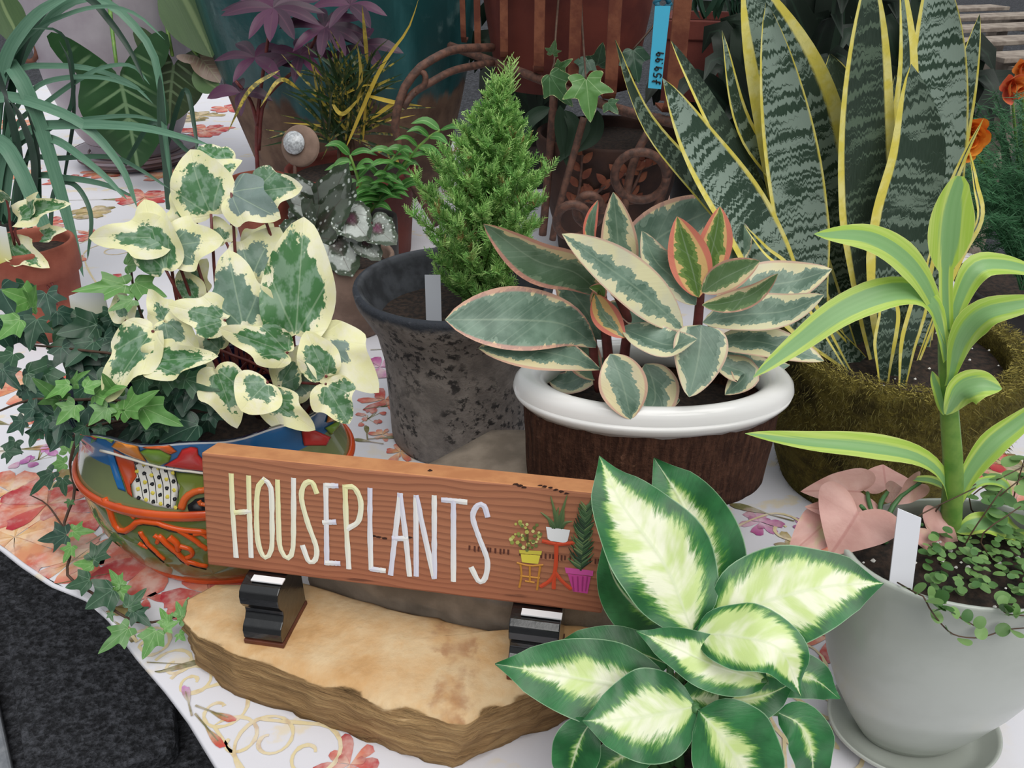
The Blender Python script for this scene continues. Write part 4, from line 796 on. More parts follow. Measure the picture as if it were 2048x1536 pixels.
PL = [([(1192, 692), (1130, 650), (1040, 640), (890, 640)], .97, .90, 132, (.10, .35, 0), 'obov', (-.1, -.75, .6)),
 ([(1198, 738), (1140, 715), (1060, 700), (957, 697)], .95, .90, 92, (.36, .3, 0), 'obov', (-.1, -.6, .75)),
 ([(1202, 590), (1150, 545), (1070, 520), (967, 448)], .98, .92, 92, (.25, .5, .25), 'ell', (-.1, -.95, .05)),
 ([(1368, 660), (1290, 590), (1210, 530), (1124, 468)], .96, .90, 112, (.62, .15, 0), 'ell', (.05, -.7, .7)),
 ([(1232, 600), (1238, 530), (1235, 470), (1226, 384)], 1.0, 1.0, 78, (.42, .3, .1), 'ell', (.1, -.95, .2)),
 ([(1190, 500), (1180, 470), (1184, 435), (1196, 400)], 1.01, 1.02, 28, (.4, 1, .2), 'ell', (-.3, -.9, .1)),
 ([(1205, 680), (1175, 625), (1145, 585), (1110, 550)], .99, .98, 88, (.30, .35, 0), 'ell', (-.3, -.8, .4)),
 ([(1190, 588), (1205, 625), (1225, 650), (1250, 676)], .95, .93, 56, (.7, 1, .3), 'ell', (.1, -.8, .5)),
 ([(1186, 615), (1192, 600), (1200, 580), (1178, 575)], .96, .95, 30, (.1, .6, .9), 'ell', (-.1, -.8, .5)),
 ([(1242, 655), (1290, 675), (1340, 690), (1395, 678)], .94, .90, 76, (.32, .1, 0), 'ell', (0, -.5, .85)),
 ([(1220, 708), (1235, 740), (1250, 785), (1262, 840)], .92, .88, 96, (.42, .3, 0), 'ell', (-.1, -.75, .6)),
 ([(1290, 728), (1305, 760), (1310, 800), (1290, 832)], .93, .90, 95, (.36, .3, 0), 'ell', (.1, -.75, .6)),
 ([(1402, 650), (1400, 690), (1392, 740), (1378, 794)], .93, .88, 112, (.30, .15, 0), 'ovate', (0, -.7, .7)),
 ([(1398, 595), (1385, 540), (1370, 490), (1354, 433)], .97, .98, 84, (.58, .9, .9), 'ell', (-.1, -.95, .3)),
 ([(1412, 570), (1420, 520), (1432, 465), (1440, 413)], .99, 1.0, 76, (.58, .9, .9), 'ell', (.15, -.95, .3)),
 ([(1404, 585), (1440, 560), (1480, 540), (1520, 522)], .97, .95, 62, (.30, .4, .6), 'ell', (.1, -.75, .5)),
 ([(1404, 610), (1450, 606), (1505, 588), (1556, 547)], .95, .92, 46, (.30, .4, .6), 'ell', (.1, -.85, .35)),
 ([(1430, 600), (1510, 575), (1590, 562), (1664, 538)], 1.0, .99, 98, (.46, .2, 0), 'ell', (.05, -.65, .75)),
 ([(1405, 645), (1480, 630), (1570, 622), (1648, 590)], .96, .93, 84, (.40, .15, 0), 'ell', (0, -.6, .8)),
 ([(1420, 690), (1500, 682), (1580, 698), (1648, 722)], .96, .93, 72, (.40, .2, 0), 'ell', (.05, -.6, .8)),
 ([(1392, 610), (1350, 560), (1310, 520), (1284, 462)], .98, .99, 70, (.30, .15, 0), 'ell', (.1, -.85, .4)),
 ([(1240, 570), (1300, 490), (1380, 440), (1470, 402)], 1.07, 1.06, 118, (.22, .35, 0), 'ell', (0, -.75, .65)),
 ([(1460, 540), (1475, 500), (1482, 470), (1476, 438)], 1.03, 1.04, 48, (.38, .1, 0), 'ell', (.1, -.9, .3)),
 ([(1370, 660), (1320, 650), (1270, 630), (1215, 605)], 1.0, .99, 70, (.26, .3, 0), 'ell', (0, -.6, .8)),
 ([(1350, 700), (1320, 660), (1290, 635), (1250, 620)], 1.02, 1.03, 60, (.3, .2, 0), 'ell', (0, -.7, .7)),
 ([(1195, 760), (1170, 720), (1160, 690), (1150, 650)], .98, 1.0, 70, (.1, .4, .2), 'ell', (0, -.95, .1)),
 ([(1420, 720), (1460, 735), (1490, 750), (1450, 790)], .95, .93, 60, (.4, .2, 0), 'ell', (0, -.6, .8)),
 ([(1430, 700), (1480, 720), (1530, 735), (1580, 730)], .99, 1.0, 46, (.3, .2, 0), 'ell', (0, -.7, .7)),
 ([(1225, 720), (1150, 760), (1120, 765), (1090, 745)], 1.0, 1.02, 60, (.2, .2, 0), 'ell', (0, -.6, .8)),
 ([(1340, 740), (1320, 770), (1330, 800), (1360, 800)], .96, .95, 66, (.15, .2, 0), 'ell', (0, -.6, .8))]
for i, (px, y0, y1, w_, c_, pr, n_) in enumerate(PL): leaf(PB, px, y0 - .03, y1 - .03, w_, M[PP], col=c_, nu=20, nv=8, seed=i, prof=pr, fold=.12, curl=.08, wave=.012, wf=2, n=V(n_).normalized())
for path in [[(1225, 780), (1215, 700), (1208, 620), (1200, 560)], [(1240, 775), (1250, 700), (1255, 640), (1235, 590)], [(1390, 770), (1392, 690), (1398, 620), (1402, 565)], [(1400, 770), (1420, 700), (1425, 640)], [(1200, 780), (1190, 730), (1185, 680)]]:
    stem(PB, [P(x, y, .955) for x, y in path], .0075, .0055, M['red_stem'], n=12, seg=8)

# ---- grey cement vase with the lemon cypress
YG = 1.226
rowsG = [(560, 200), (585, 196), (610, 180), (645, 158), (700, 144), (780, 138), (850, 134), (870, 131)]
cg, prof = pot_prof(907, YG, rowsG, .016); z0 = min(z for z, r in prof); prof = [(z - z0 * 1 + .001 if z - z0 < .002 else z, r) for z, r in prof]
CY = thing('lemon_cypress', 'feathery bright green conifer in a tall weathered grey vase', 'potted plant', (cg[0], YG, 0))
def wobg(a, z): return .018 * mnoise.noise(V((math.cos(a) * 2.5, math.sin(a) * 2.5, z * 9)))
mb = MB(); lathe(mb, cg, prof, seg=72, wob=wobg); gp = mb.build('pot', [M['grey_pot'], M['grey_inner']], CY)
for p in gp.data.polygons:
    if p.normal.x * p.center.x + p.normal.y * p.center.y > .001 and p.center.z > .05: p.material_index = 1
zsg = zat(560, YG) - .06; soil(CY, cg, .125, zsg)
ap, bs = P(1003, 150, YG), P(955, 590, YG); bs.z = zsg
mb = MB(); mb.tube([bs, bs.lerp(ap, .5) + V((-.006, 0, 0)), ap - V((0, 0, .03))], .007, .0015, seg=7, n=12); mb.build('trunk', M['brown_stem'], CY)
GC = [lin('#94c86a'), lin('#a6d67a'), lin('#7cb860'), lin('#c8ea96'), lin('#9ad272'), lin('#70ac58')]
def twig(mb, p, d, L, col, lvl, rg):
    """a curved shoot carrying scale-leaf side shoots"""
    d = d.normalized(); sd = d.cross(V((0, 0, 1))); sd = sd.normalized() if sd.length > .01 else V((1, 0, 0)); q = Matrix.Rotation(rg.uniform(0, 6.28), 3, d); sd = q @ sd; up = sd.cross(d)
    n = 5 if lvl else 3; pts = [p + d * L * i / n + V((0, 0, 1)) * (L * .18 * (i / n) ** 2) for i in range(n + 1)]; r = .0011 if lvl else .0009
    for i in range(n):
        a, b = pts[i], pts[i + 1]; r0, r1 = r * (1 - .5 * i / n), r * (1 - .5 * (i + 1) / n)
        mb.add([a + sd * r0, a - sd * r0, a + up * r0, b + sd * r1, b - sd * r1, b + up * r1], [(0, 2, 5, 3), (2, 1, 4, 5), (1, 0, 3, 4)], col=mixc(col, GC[3], .2 * i / n))
    if lvl:
        for i in range(2 * n + 2):
            t_ = (i + .6) / (2 * n + 2); a = pts[0].lerp(pts[-1], t_) + V((0, 0, 1)) * (L * .18 * (t_ * t_ - t_) * 0); s = 1 if i % 2 else -1
            twig(mb, a, d * .75 + sd * s * .75 + up * rg.uniform(-.5, .5), L * .42 * (1.1 - .6 * t_), mixc(col, GC[3] if rg.random() < .55 else GC[2], rg.uniform(0, .5)), lvl - 1, rg)
rg = random.Random(3); prof_h = [(0, .04), (.10, .060), (.22, .092), (.35, .092), (.5, .070), (.65, .046), (.8, .024), (.92, .008), (1, .001)]
def rad(h):
    for i in range(len(prof_h) - 1):
        if prof_h[i][0] <= h <= prof_h[i + 1][0]: t_ = (h - prof_h[i][0]) / (prof_h[i + 1][0] - prof_h[i][0]); return prof_h[i][1] + (prof_h[i + 1][1] - prof_h[i][1]) * t_
HT = ap.z - bs.z
for bi in range(100):
    h = (bi + .5) / 100; an = bi * 2.399; h2 = .02 + .93 * h; ax = bs.lerp(ap, h2); mb = MB(); Rr = rad(h2) * rg.uniform(.85, 1.2)
    out = V((math.cos(an), math.sin(an), 0)); tip = ax + out * Rr + V((0, 0, Rr * .75))
    bpts = cr([ax - V((0, 0, .015)), ax.lerp(tip, .5) - V((0, 0, .008)), tip], 12)
    mb.tube(bpts, .0016, .0008, seg=4, col=lin('#5a6a34'))
    for k in range(2, 13):
        p = bpts[k]; dv = (bpts[min(k + 1, 12)] - bpts[k - 1]).normalized()
        for s in range(4): twig(mb, p, dv * .6 + V((rg.uniform(-1, 1), rg.uniform(-1, 1), rg.uniform(-.25, 1.1))) * .85, rg.uniform(.016, .030) * (1 - .4 * h), GC[rg.randrange(6)] if rg.random() > .025 else lin('#b08a5a'), 1, rg)
    mb.build('branch', M['conifer_green'], CY, False)
for s in range(7):
    mb = MB(); q = ap - V((rg.uniform(-.012, .012), rg.uniform(-.01, .01), .03 + .015 * s))
    for k in range(4): twig(mb, q, V((rg.uniform(-.35, .35), rg.uniform(-.3, .3), 1)), .045, GC[3], 1, rg)
    mb.build('branch', M['conifer_green'], CY, False)
mb = MB(); a = P(862, 590, YG - .07); a.z = zsg; b = P(868, 556, YG - .05); mb.box(a.lerp(b, .5), (.024, .0014, (b - a).length + .01), Matrix.Rotation(R(-12), 3, 'X'))
tag(mb.build('plant_label', M['grey_plastic'], None, False, org=a), 'pale plastic label tucked in the grey vase below the conifer', 'plant label')

# ---- moss covered pot: snake plant
YM = 1.09; DY = -.06
rowsM = [(672, 250), (700, 246), (760, 238), (850, 205), (920, 172), (951, 158)]
cm_, prof = pot_prof(1795, YM, rowsM, .034); 
SN = thing('snake_plant', 'tall banded snake plant with yellow edged leaves in a mossy pot', 'potted plant', (cm_[0], YM, 0))
zmn = min(z for z, r in prof); prof = [((z - zmn) * (zat(672, YM) - .001) / (zat(672, YM) - zmn) + .001, r) for z, r in prof]
mb = MB(); lathe(mb, cm_, prof, seg=64, wob=lambda a, z: .03 * mnoise.noise(V((math.cos(a) * 3, math.sin(a) * 3, z * 14)))); mp = mb.build('pot', M['moss'], SN)
zm = zat(672, YM); rm = 250 * S(672, YM)
mb = MB(); rg = random.Random(11); FC = [lin(c) for c in ('#8a7f3c', '#6b612e', '#a3964e', '#4f4722', '#5f5a2a', '#958a48')]
for i in range(15000):
    a = rg.uniform(-math.pi, math.pi); h = rg.random()
    if h < .42: rr2 = rm - .036 * rg.random(); z = zm + rg.uniform(-.004, .003); nn = V((math.cos(a) * .5, math.sin(a) * .5, 1))
    else: f_ = rg.random(); z = zm * (1 - f_) + .003; ri = [r for q, r in rowsM]; x = f_ * (len(ri) - 1); k = min(int(x), len(ri) - 2); rr2 = (ri[k] + (ri[k + 1] - ri[k]) * (x - k)) * S(672 + 279 * f_, YM); nn = V((math.cos(a), math.sin(a), -.3))
    if math.sin(a) > .55 and h > .42: continue
    p = V((cm_[0] + rr2 * math.cos(a), cm_[1] + rr2 * math.sin(a), z)); d = (nn.normalized() + V((rg.uniform(-1, 1), rg.uniform(-1, 1), rg.uniform(-1, .6))) * .9).normalized(); p.z = max(p.z, .016); L = rg.uniform(.005, .014); s = d.orthogonal().normalized() * .0006
    mb.add([p + s, p - s, p + d * L * .6 + V((0, 0, -.001)) + s * .6, p + d * L + V((0, 0, -.003))], [(0, 1, 2), (1, 3, 2)], col=FC[rg.randrange(6)] if h < .42 else FC[(1, 3, 4, 3)[rg.randrange(4)]])
o = mb.build('moss_fibres', M['moss_fibre'], mp, False); o['kind'] = 'stuff'
zso = zm - .030; soil(SN, cm_, rm - .032, zso, grit=30)
SL = [([(1700, 745), (1590, 620), (1490, 440), (1395, 290), (1324, 156)], 1.12, 1.02, 116, (.19, .95, .2), (.1, -.85, .4)),
 ([(1690, 730), (1560, 580), (1430, 410), (1310, 270), (1262, 180), (1230, 80)], 1.14, 1.0, 58, (.20, .35, -.9), (.45, -.8, .3)),
 ([(1705, 735), (1590, 590), (1500, 380), (1420, 225), (1343, 82)], 1.17, 1.10, 66, (.22, .2, .9), (.3, -.9, .3)),
 ([(1710, 735), (1665, 570), (1622, 380), (1575, 190), (1488, -60)], 1.20, 1.12, 178, (.36, .75, .3), (-.1, -.95, .2)),
 ([(1712, 745), (1628, 640), (1606, 480), (1580, 300), (1532, 5)], 1.12, 1.10, 104, (.10, .85, .1), (0, -.95, .2)),
 ([(1735, 745), (1690, 640), (1668, 480), (1690, 300), (1660, 108)], 1.18, 1.2, 150, (.10, .1, -.3), (.1, -.95, .15)),
 ([(1755, 750), (1745, 600), (1732, 420), (1726, 200), (1742, -70)], 1.13, 1.10, 128, (.27, .14, 0), (.1, -.97, .1)),
 ([(1790, 755), (1783, 620), (1800, 450), (1832, 300), (1822, 128)], 1.08, 1.10, 122, (.14, .42, .8), (-.15, -.95, .1)),
 ([(1800, 740), (1790, 560), (1790, 360), (1812, 140), (1800, -60)], 1.15, 1.14, 74, (.62, .5, -.6), (.3, -.9, .1)),
 ([(1820, 745), (1840, 560), (1862, 300), (1872, 100), (1870, -90)], 1.17, 1.16, 128, (.14, .95, .3), (-.05, -.97, .1)),
 ([(1835, 745), (1865, 520), (1900, 300), (1930, 160), (1960, 28)], 1.19, 1.18, 66, (.16, .6, 0), (.1, -.95, .1)),
 ([(1815, 745), (1835, 640), (1880, 440), (1925, 320), (1968, 235)], 1.10, 1.06, 22, (.8, .3, 0), (0, -.9, .3)),
 ([(1830, 740), (1910, 530), (1958, 440), (1950, 370), (1938, 300)], 1.12, 1.1, 30, (.8, .3, 0), (.4, -.8, .2)),
 ([(1680, 725), (1590, 560), (1530, 500), (1488, 450)], 1.08, 1.05, 26, (.6, .4, 0), (.2, -.9, .3)),
 ([(1705, 715), (1600, 420), (1490, 260), (1444, 60)], 1.16, 1.12, 46, (.30, .6, -.4), (.2, -.9, .2)),
 ([(1715, 720), (1670, 560), (1620, 350), (1560, 130), (1540, 20)], 1.24, 1.24, 100, (.15, .3, 0), (0, -.95, .1)),
 ([(1815, 720), (1830, 560), (1810, 330), (1790, 150)], 1.24, 1.24, 90, (.15, .2, 0), (0, -.95, .1)),
 ([(1770, 755), (1768, 690), (1775, 620), (1750, 560)], 1.05, 1.06, 50, (.3, .4, -.5), (0, -.9, .3)),
 ([(1810, 755), (1815, 690), (1838, 600), (1850, 520)], 1.05, 1.06, 40, (.4, .4, .5), (0, -.9, .3))]
for i, (px, y0, y1, w_, c_, n_) in enumerate(SL):
    y0 += DY; y1 += DY; pts = pl(px, y0, y1); pts[0].z = zso
    x, y = pts[0].x - cm_[0], pts[0].y - cm_[1]; q = math.hypot(x, y)
    if q > .10: pts[0].x = cm_[0] + x * .10 / q; pts[0].y = cm_[1] + y * .10 / q
    mb = MB(); strip(mb, pts, w_ * S(px[len(px) // 2][1], (y0 + y1) / 2), n=V(n_).normalized(), prof='snake', fold=.0, curl=.18, wave=.02, wf=2, nu=30, nv=10, twist=rnd.uniform(-.25, .25), seed=i)
    o = mb.build('leaf', M['snake_leaf'], SN); o.color = (*c_, 1)
# ------------------------------------------------------------------ painted bowl with two ivies
YT = .936; syT = .75; XT = P(405, 770, YT).x
rowsT = [(772, 278), (786, 273), (805, 262), (830, 250), (860, 252), (890, 262), (905, 266), (925, 263), (960, 258), (1000, 243), (1040, 214), (1064, 184), (1076, 164)]
outT = [(max(.002, zat(py, YT)), hw * S(py, YT)) for py, hw in rowsT]; outT[-1] = (.002, outT[-1][1])
TV = thing('talavera_bowl', 'hand painted orange, green and blue bowl planted with variegated and dark ivy', 'potted plant', (XT, YT, 0))
zrT = outT[0][0]
def scal(a, z): return .022 * math.cos(11 * a) * max(0, 1 - (zrT - z) / .035) if z > zrT - .035 else 0
inn = [(.012, .001), (.012, outT[-1][1] - .012)] + [(z, r - .011) for z, r in outT[-2:0:-1]] + [(zrT - .004, outT[0][1] - .010), (zrT, outT[0][1] - .005)]
t = NT('talavera_glaze'); z_ = t.sep(t.obj())[2]; zs = lambda py: zat(py, YT)
g = t.mix(t.ss(z_, zs(905) - .001, zs(905) + .001), '#6d7a34', '#7f8a5c'); g = t.mix(t.ss(z_, zs(838) - .001, zs(838) + .001), g, '#2a6fae'); g = t.mix(t.ss(z_, zs(775) - .001, zs(775)), g, '#dfe6ec')
n = t.noise(t.obj(), 40, 3); g = t.mix(t.ma('MULTIPLY', n, .25), g, '#3a4a50'); t.col(g); M['talavera_glaze'] = t.fin(.12, .5, coat=.5)
mb = MB(); lathe(mb, (XT, YT), outT + [(.002, .001)], seg=110, sy=syT, wob=scal); tb = mb.build('bowl', M['talavera_glaze'], TV)
mb = MB(); lathe(mb, (XT, YT), inn + [outT[0]], seg=110, sy=syT, wob=scal); mb.build('inner_glaze', M['cobalt'], tb)
soil(TV, (XT, YT), outT[4][1] - .013, zrT - .06, sy=syT)
def rOut(z):
    for i in range(len(outT) - 1):
        if outT[i + 1][0] <= z <= outT[i][0]: f_ = (z - outT[i + 1][0]) / max(1e-6, outT[i][0] - outT[i + 1][0]); return outT[i + 1][1] + (outT[i][1] - outT[i + 1][1]) * f_
    return outT[0][1] if z > outT[0][0] else outT[-1][1]
def bowl_hit(px, py, off=.001):
    d = ray(px, py); o = V((0, 0, CAMZ)); a, b = (YT - .4) / d.y, YT / d.y * 1.08; last = None
    for i in range(400):
        t_ = a + (b - a) * i / 400; p = o + d * t_; x, y = p.x - XT, (p.y - YT) / syT
        if 0 <= p.z <= outT[0][0] and math.hypot(x, y) <= rOut(p.z): break
    an = math.atan2(y, x); r = rOut(max(.003, min(p.z, zrT))) + off
    r *= 1 + scal(an, p.z)
    return V((XT + r * math.cos(an), YT + r * syT * math.sin(an), p.z))
def z6(p): return (100 + p[0] * .3027, 800 + p[1] * .3027)
def dpoly(pts, c, off=.0012, dome=.003, nm='painted_motif', outline=True):
    n = len(pts); cx, cy = sum(p[0] for p in pts) / n, sum(p[1] for p in pts) / n; ring = []
    for i in range(n):
        a, b = pts[i], pts[(i + 1) % n]; ring += [(a[0] + (b[0] - a[0]) * k / 3, a[1] + (b[1] - a[1]) * k / 3) for k in range(3)]
    mb = MB(); vs = [bowl_hit(*z6((cx, cy)), off + dome)]; N = len(ring); c0 = lin(c); cs = [mixc(c0, (1, 1, 1, 1), .12)]
    for s, o_ in ((.5, off + dome * .8), (.85, off + dome * .45), (1.0, off)):
        for x, y in ring: vs.append(bowl_hit(*z6((cx + (x - cx) * s, cy + (y - cy) * s)), o_)); cs.append(c0 if s < .9 else mixc(c0, lin('#201810'), .75 if outline else 0))
    fs = [(0, 1 + i, 1 + (i + 1) % N) for i in range(N)] + [(1 + k * N + i, 1 + (k + 1) * N + i, 1 + (k + 1) * N + (i + 1) % N, 1 + k * N + (i + 1) % N) for k in range(2) for i in range(N)]
    mb.add(vs, fs, col=cs); return mb.build(nm, M['glaze_paint'], tb)
def drib(pts, w, c, off=.0015, r=.0, nm='painted_scroll', n=18):
    P2 = cr([(x, y, 0) for x, y in pts], n); q = [bowl_hit(*z6((p.x, p.y)), off) for p in P2]; mb = MB()
    mb.tube(q, w * .5, w * .4, seg=8, col=lin(c)); return mb.build(nm, M['glaze_paint'], tb)
for pts, c in [([(400, 310), (470, 235), (545, 215), (590, 240), (600, 320), (645, 405), (560, 380), (470, 345)], '#e08a30'), ([(605, 330), (650, 310), (740, 320), (805, 365), (790, 405), (730, 430), (660, 415)], '#7aa03c'), ([(620, 300), (700, 275), (790, 295), (840, 340), (800, 358), (740, 316), (650, 306)], '#d0602a'),
               ([(750, 430), (840, 380), (870, 330), (930, 310), (975, 320), (980, 360), (1020, 400), (1060, 470), (900, 455)], '#cf3a3a'), ([(1650, 200), (1700, 185), (1760, 205), (1850, 245), (1820, 300), (1670, 300)], '#cf3a3a'), ([(1810, 185), (1900, 135), (1915, 160), (1850, 230)], '#7aa03c'), ([(1840, 90), (1945, 90), (1900, 135), (1820, 150)], '#e08a30'),
               ([(320, 200), (400, 190), (440, 250), (400, 290), (330, 250)], '#7aa03c'), ([(235, 200), (290, 175), (330, 230), (300, 265)], '#cf3a3a'), ([(1080, 440), (1200, 350), (1330, 380), (1420, 470), (1250, 480)], '#e08a30'), ([(1440, 470), (1500, 360), (1640, 330), (1600, 440)], '#7aa03c')]: dpoly(pts, c)
dpoly([(540, 395), (800, 445), (862, 565), (825, 718), (690, 700), (560, 640), (530, 510), (580, 470)], '#e4e2da', .0006, 0)
dpoly([(375, 340), (420, 350), (510, 600), (455, 585)], '#2a6fae', dome=0); dpoly([(415, 325), (560, 395), (580, 500), (540, 560), (550, 640), (522, 612)], '#c8502c', dome=0)
dpoly([(805, 468), (1025, 490), (1025, 590), (900, 620), (855, 718), (825, 712), (862, 565)], '#72823a', .0008, 0); dpoly([(910, 690), (960, 650), (1040, 630), (1040, 752), (920, 740)], '#1b1a1c', .0012, 0)
drib([(872, 705), (900, 640), (960, 600), (1040, 585)], .010, '#d0602a'); drib([(985, 660), (1000, 680), (1030, 690)], .006, '#d0602a')
k = 0
for i in range(6):
    for j in range(5):
        x = 575 + i * 48 + j * 4; y = 410 + j * 58 + i * 13
        if not (545 < x < 850 and y < 640 + (x - 560) * .30): continue
        s = 15; dpoly([(x + s * math.cos(q) * .95, y + s * math.sin(q)) for q in [a * 1.05 for a in range(6)]], '#17181c' if (i + j) % 2 == 0 else '#d8c850', .0009, .0008, 'painted_dot', False)
for i in range(6): drib([(560 + i * 52, 400 + i * 8), (600 + i * 50, 540 + i * 8), (620 + i * 45, 650 + i * 14)], .0012, '#22222a', .0006, n=6)
drib([(340, 330), (560, 390), (760, 445), (1030, 480)], .004, '#d8d4c8', n=14)
sc_ = [([(370, 640), (400, 720), (440, 830), (490, 865), (540, 840), (590, 800), (700, 805), (830, 845), (1040, 870)], .013), ([(600, 865), (640, 930), (690, 985), (760, 1050)], .009), ([(720, 890), (780, 950), (840, 1000), (900, 1055), (1040, 1095)], .012), ([(790, 900), (840, 940), (850, 990)], .014), ([(860, 960), (930, 985), (940, 1020), (900, 1040)], .010), ([(850, 850), (940, 910), (1040, 985)], .011), ([(420, 690), (480, 700), (560, 780)], .008), ([(590, 940), (650, 975)], .009), ([(900, 1060), (920, 1080)], .010), ([(690, 890), (720, 910), (710, 940)], .010), ([(950, 880), (1010, 880), (1040, 905)], .010)]
for p_, w_ in sc_: drib(p_, w_ * .72, '#d9571f', .0005)
for (pa, wa) in sc_[:3]: drib([(x - 6, y + 22) for x, y in pa], .0025, '#26221a', .0006)
for py, hw, w_ in ((905, 270, .0075), (1070, 172, .006)):
    z = max(.008, zat(py, YT)); r = rOut(z) + .0015; mb = MB(); lathe(mb, (XT, YT), [(z + w_ * math.sin(a), r + w_ * .6 * math.cos(a)) for a in [i * math.pi / 5 for i in range(11)]], seg=90, sy=syT); mb.build('orange_ridge', M['glaze_orange'], tb)
# variegated ivy
MG = 'marengo_leaf'
ML = [((422, 428), (374, 312), 1.0, 1.03, 122, (.34, .1), (-.1, -.9, .35)), ((463, 385), (542, 425), .98, .96, 100, (.16, .9), (.2, -.85, .4)), ((512, 385), (590, 372), 1.0, 1.0, 86, (.24, .2), (.2, -.8, .5)), ((335, 478), (192, 468), .97, .95, 86, (.45, .1), (-.3, -.7, .6)), ((332, 540), (282, 416), .95, .98, 98, (.28, .05), (-.2, -.85, .4)), ((345, 492), (430, 478), .97, .97, 104, (.48, .5), (.1, -.8, .6)),
 ((505, 552), (545, 462), .96, .99, 118, (.52, .6), (0, -.8, .55)), ((487, 652), (452, 518), .90, .93, 132, (.20, .5), (-.05, -.9, .4)), ((592, 668), (600, 464), .90, .94, 132, (.22, .0), (.1, -.92, .3)), ((450, 640), (352, 612), .90, .88, 84, (.38, .1), (-.1, -.7, .65)), ((575, 705), (458, 662), .88, .85, 78, (.30, .0), (0, -.75, .6)), ((640, 676), (748, 768), .90, .88, 122, (.66, .8), (.35, -.7, .55)), ((652, 752), (616, 676), .87, .88, 76, (.34, .1), (.1, -.85, .4)),
 ((305, 662), (212, 785), .87, .82, 104, (.42, .1), (-.2, -.8, .5)), ((296, 722), (408, 712), .85, .83, 76, (.34, .0), (0, -.8, .55)), ((432, 738), (466, 844), .85, .82, 96, (.42, .0), (.05, -.85, .4)), ((535, 765), (488, 812), .83, .80, 96, (.42, .2), (0, -.8, .5)), ((536, 798), (615, 852), .86, .84, 74, (.50, .0), (.1, -.8, .5)), ((652, 768), (694, 838), .87, .85, 86, (.30, .1), (.3, -.8, .4)), ((380, 580), (404, 526), .99, 1.0, 62, (.46, .3), (.1, -.8, .5)),
 ((396, 604), (360, 548), .97, .98, 58, (.42, .1), (-.1, -.8, .5)), ((335, 645), (296, 586), .92, .94, 62, (.55, .2), (-.2, -.8, .5)), ((452, 484), (430, 438), 1.0, 1.01, 56, (.5, .2), (0, -.8, .5)), ((330, 640), (386, 694), .90, .88, 76, (.5, .4), (0, -.8, .5)), ((560, 640), (520, 590), .95, .96, 80, (.40, .2), (.1, -.8, .5)), ((620, 640), (660, 600), .95, .97, 60, (.5, .3), (.2, -.8, .5)), ((560, 770), (600, 700), .9, .9, 66, (.5, .3), (0, -.8, .5)), ((440, 700), (400, 660), .92, .93, 74, (.4, .3), (0, -.8, .5)), ((620, 790), (575, 750), .9, .9, 70, (.3, .6), (0, -.8, .5)), ((690, 740), (640, 720), .9, .9, 70, (.55, .7), (.2, -.8, .5)),
 ((500, 500), (540, 452), 1.02, 1.04, 60, (.6, .0), (0, -.8, .5)), ((370, 440), (345, 385), 1.02, 1.04, 60, (.7, .0), (-.1, -.8, .5)), ((400, 770), (375, 700), .9, .91, 70, (.36, .2), (0, -.8, .5)), ((250, 640), (235, 580), .95, .97, 56, (.5, .3), (-.1, -.8, .5)), ((420, 360), (470, 320), 1.06, 1.07, 66, (.36, .0), (0, -.6, .7)), ((455, 330), (400, 290), 1.1, 1.12, 60, (.12, .0), (0, -.5, .8))]
roots = [(475, 830), (520, 838), (600, 845), (430, 822), (370, 815)]
for i, (b, tp_, y0, y1, w_, c_, n_) in enumerate(ML):
    k_ = 1.14; tp_ = (b[0] + (tp_[0] - b[0]) * k_, b[1] + (tp_[1] - b[1]) * k_); w_ *= 1.12
    oleaf(TV, b, tp_, y0, y1, w_, M[MG], 'variegated_ivy_leaf', col=(*c_, 0), kind='marengo' if i % 4 else 'round', n=V(n_).normalized(), droop=.10 + .08 * rnd.random(), fold=rnd.uniform(-.05, .2), cup=rnd.uniform(-.12, .1), wave=.05, seed=i, sm=2, rings=5)
    r_ = roots[i % 5]; q = PZ(r_[0], r_[1], zrT - .06); bp = P(b[0], b[1], y0)
    stem(TV, [q, q.lerp(bp, .5) + V((rnd.uniform(-.02, .02), rnd.uniform(-.01, .02), .02)), bp], .0030, .0017, M['red_stem'], 'leaf_stalk', n=8)
# dark english ivy: crown to the left of the bowl and trailing vine on the cloth
def ivl(b, tp_, Yb, Yt, w_, young, n=None, parent=TV, nm='ivy_leaf', margin=0.0, **k):
    return oleaf(parent, b, tp_, Yb, Yt, w_, M['ivy_leaf'], nm, col=(young, margin, 0), kind=rnd.choice(['ivy', 'ivy', 'ivy3']), n=n, droop=rnd.uniform(.05, .22), fold=rnd.uniform(.0, .2), wave=.025, seed=rnd.randrange(999), rings=3, sm=2, **k)
rv = random.Random(21)
for i in range(74):
    u_ = i / 74
    px = rv.uniform(-20, 265) if i < 52 else rv.uniform(220, 420); py = rv.uniform(585, 850) - (60 if px < 60 else 0) if i < 52 else rv.uniform(740, 850)
    if px > 170 and py < 620: py += 90
    Yb = 1.06 - (py - 580) / 280 * .19 + rv.uniform(-.03, .03) if i < 52 else rv.uniform(.84, .92)
    L = rv.uniform(56, 92); an = rv.uniform(.2, 2.9); dx, dy = math.cos(an) * L, math.sin(an) * L * .8
    ivl((px, py), (px + dx * (-1 if px < 120 else 1), py + dy), Yb, Yb - rv.uniform(0, .04), L * rv.uniform(.9, 1.1), rv.choice([0, 0, 0, .05, .1]), n=V((rv.uniform(-.4, .4), -.75, rv.uniform(.4, .9))).normalized())
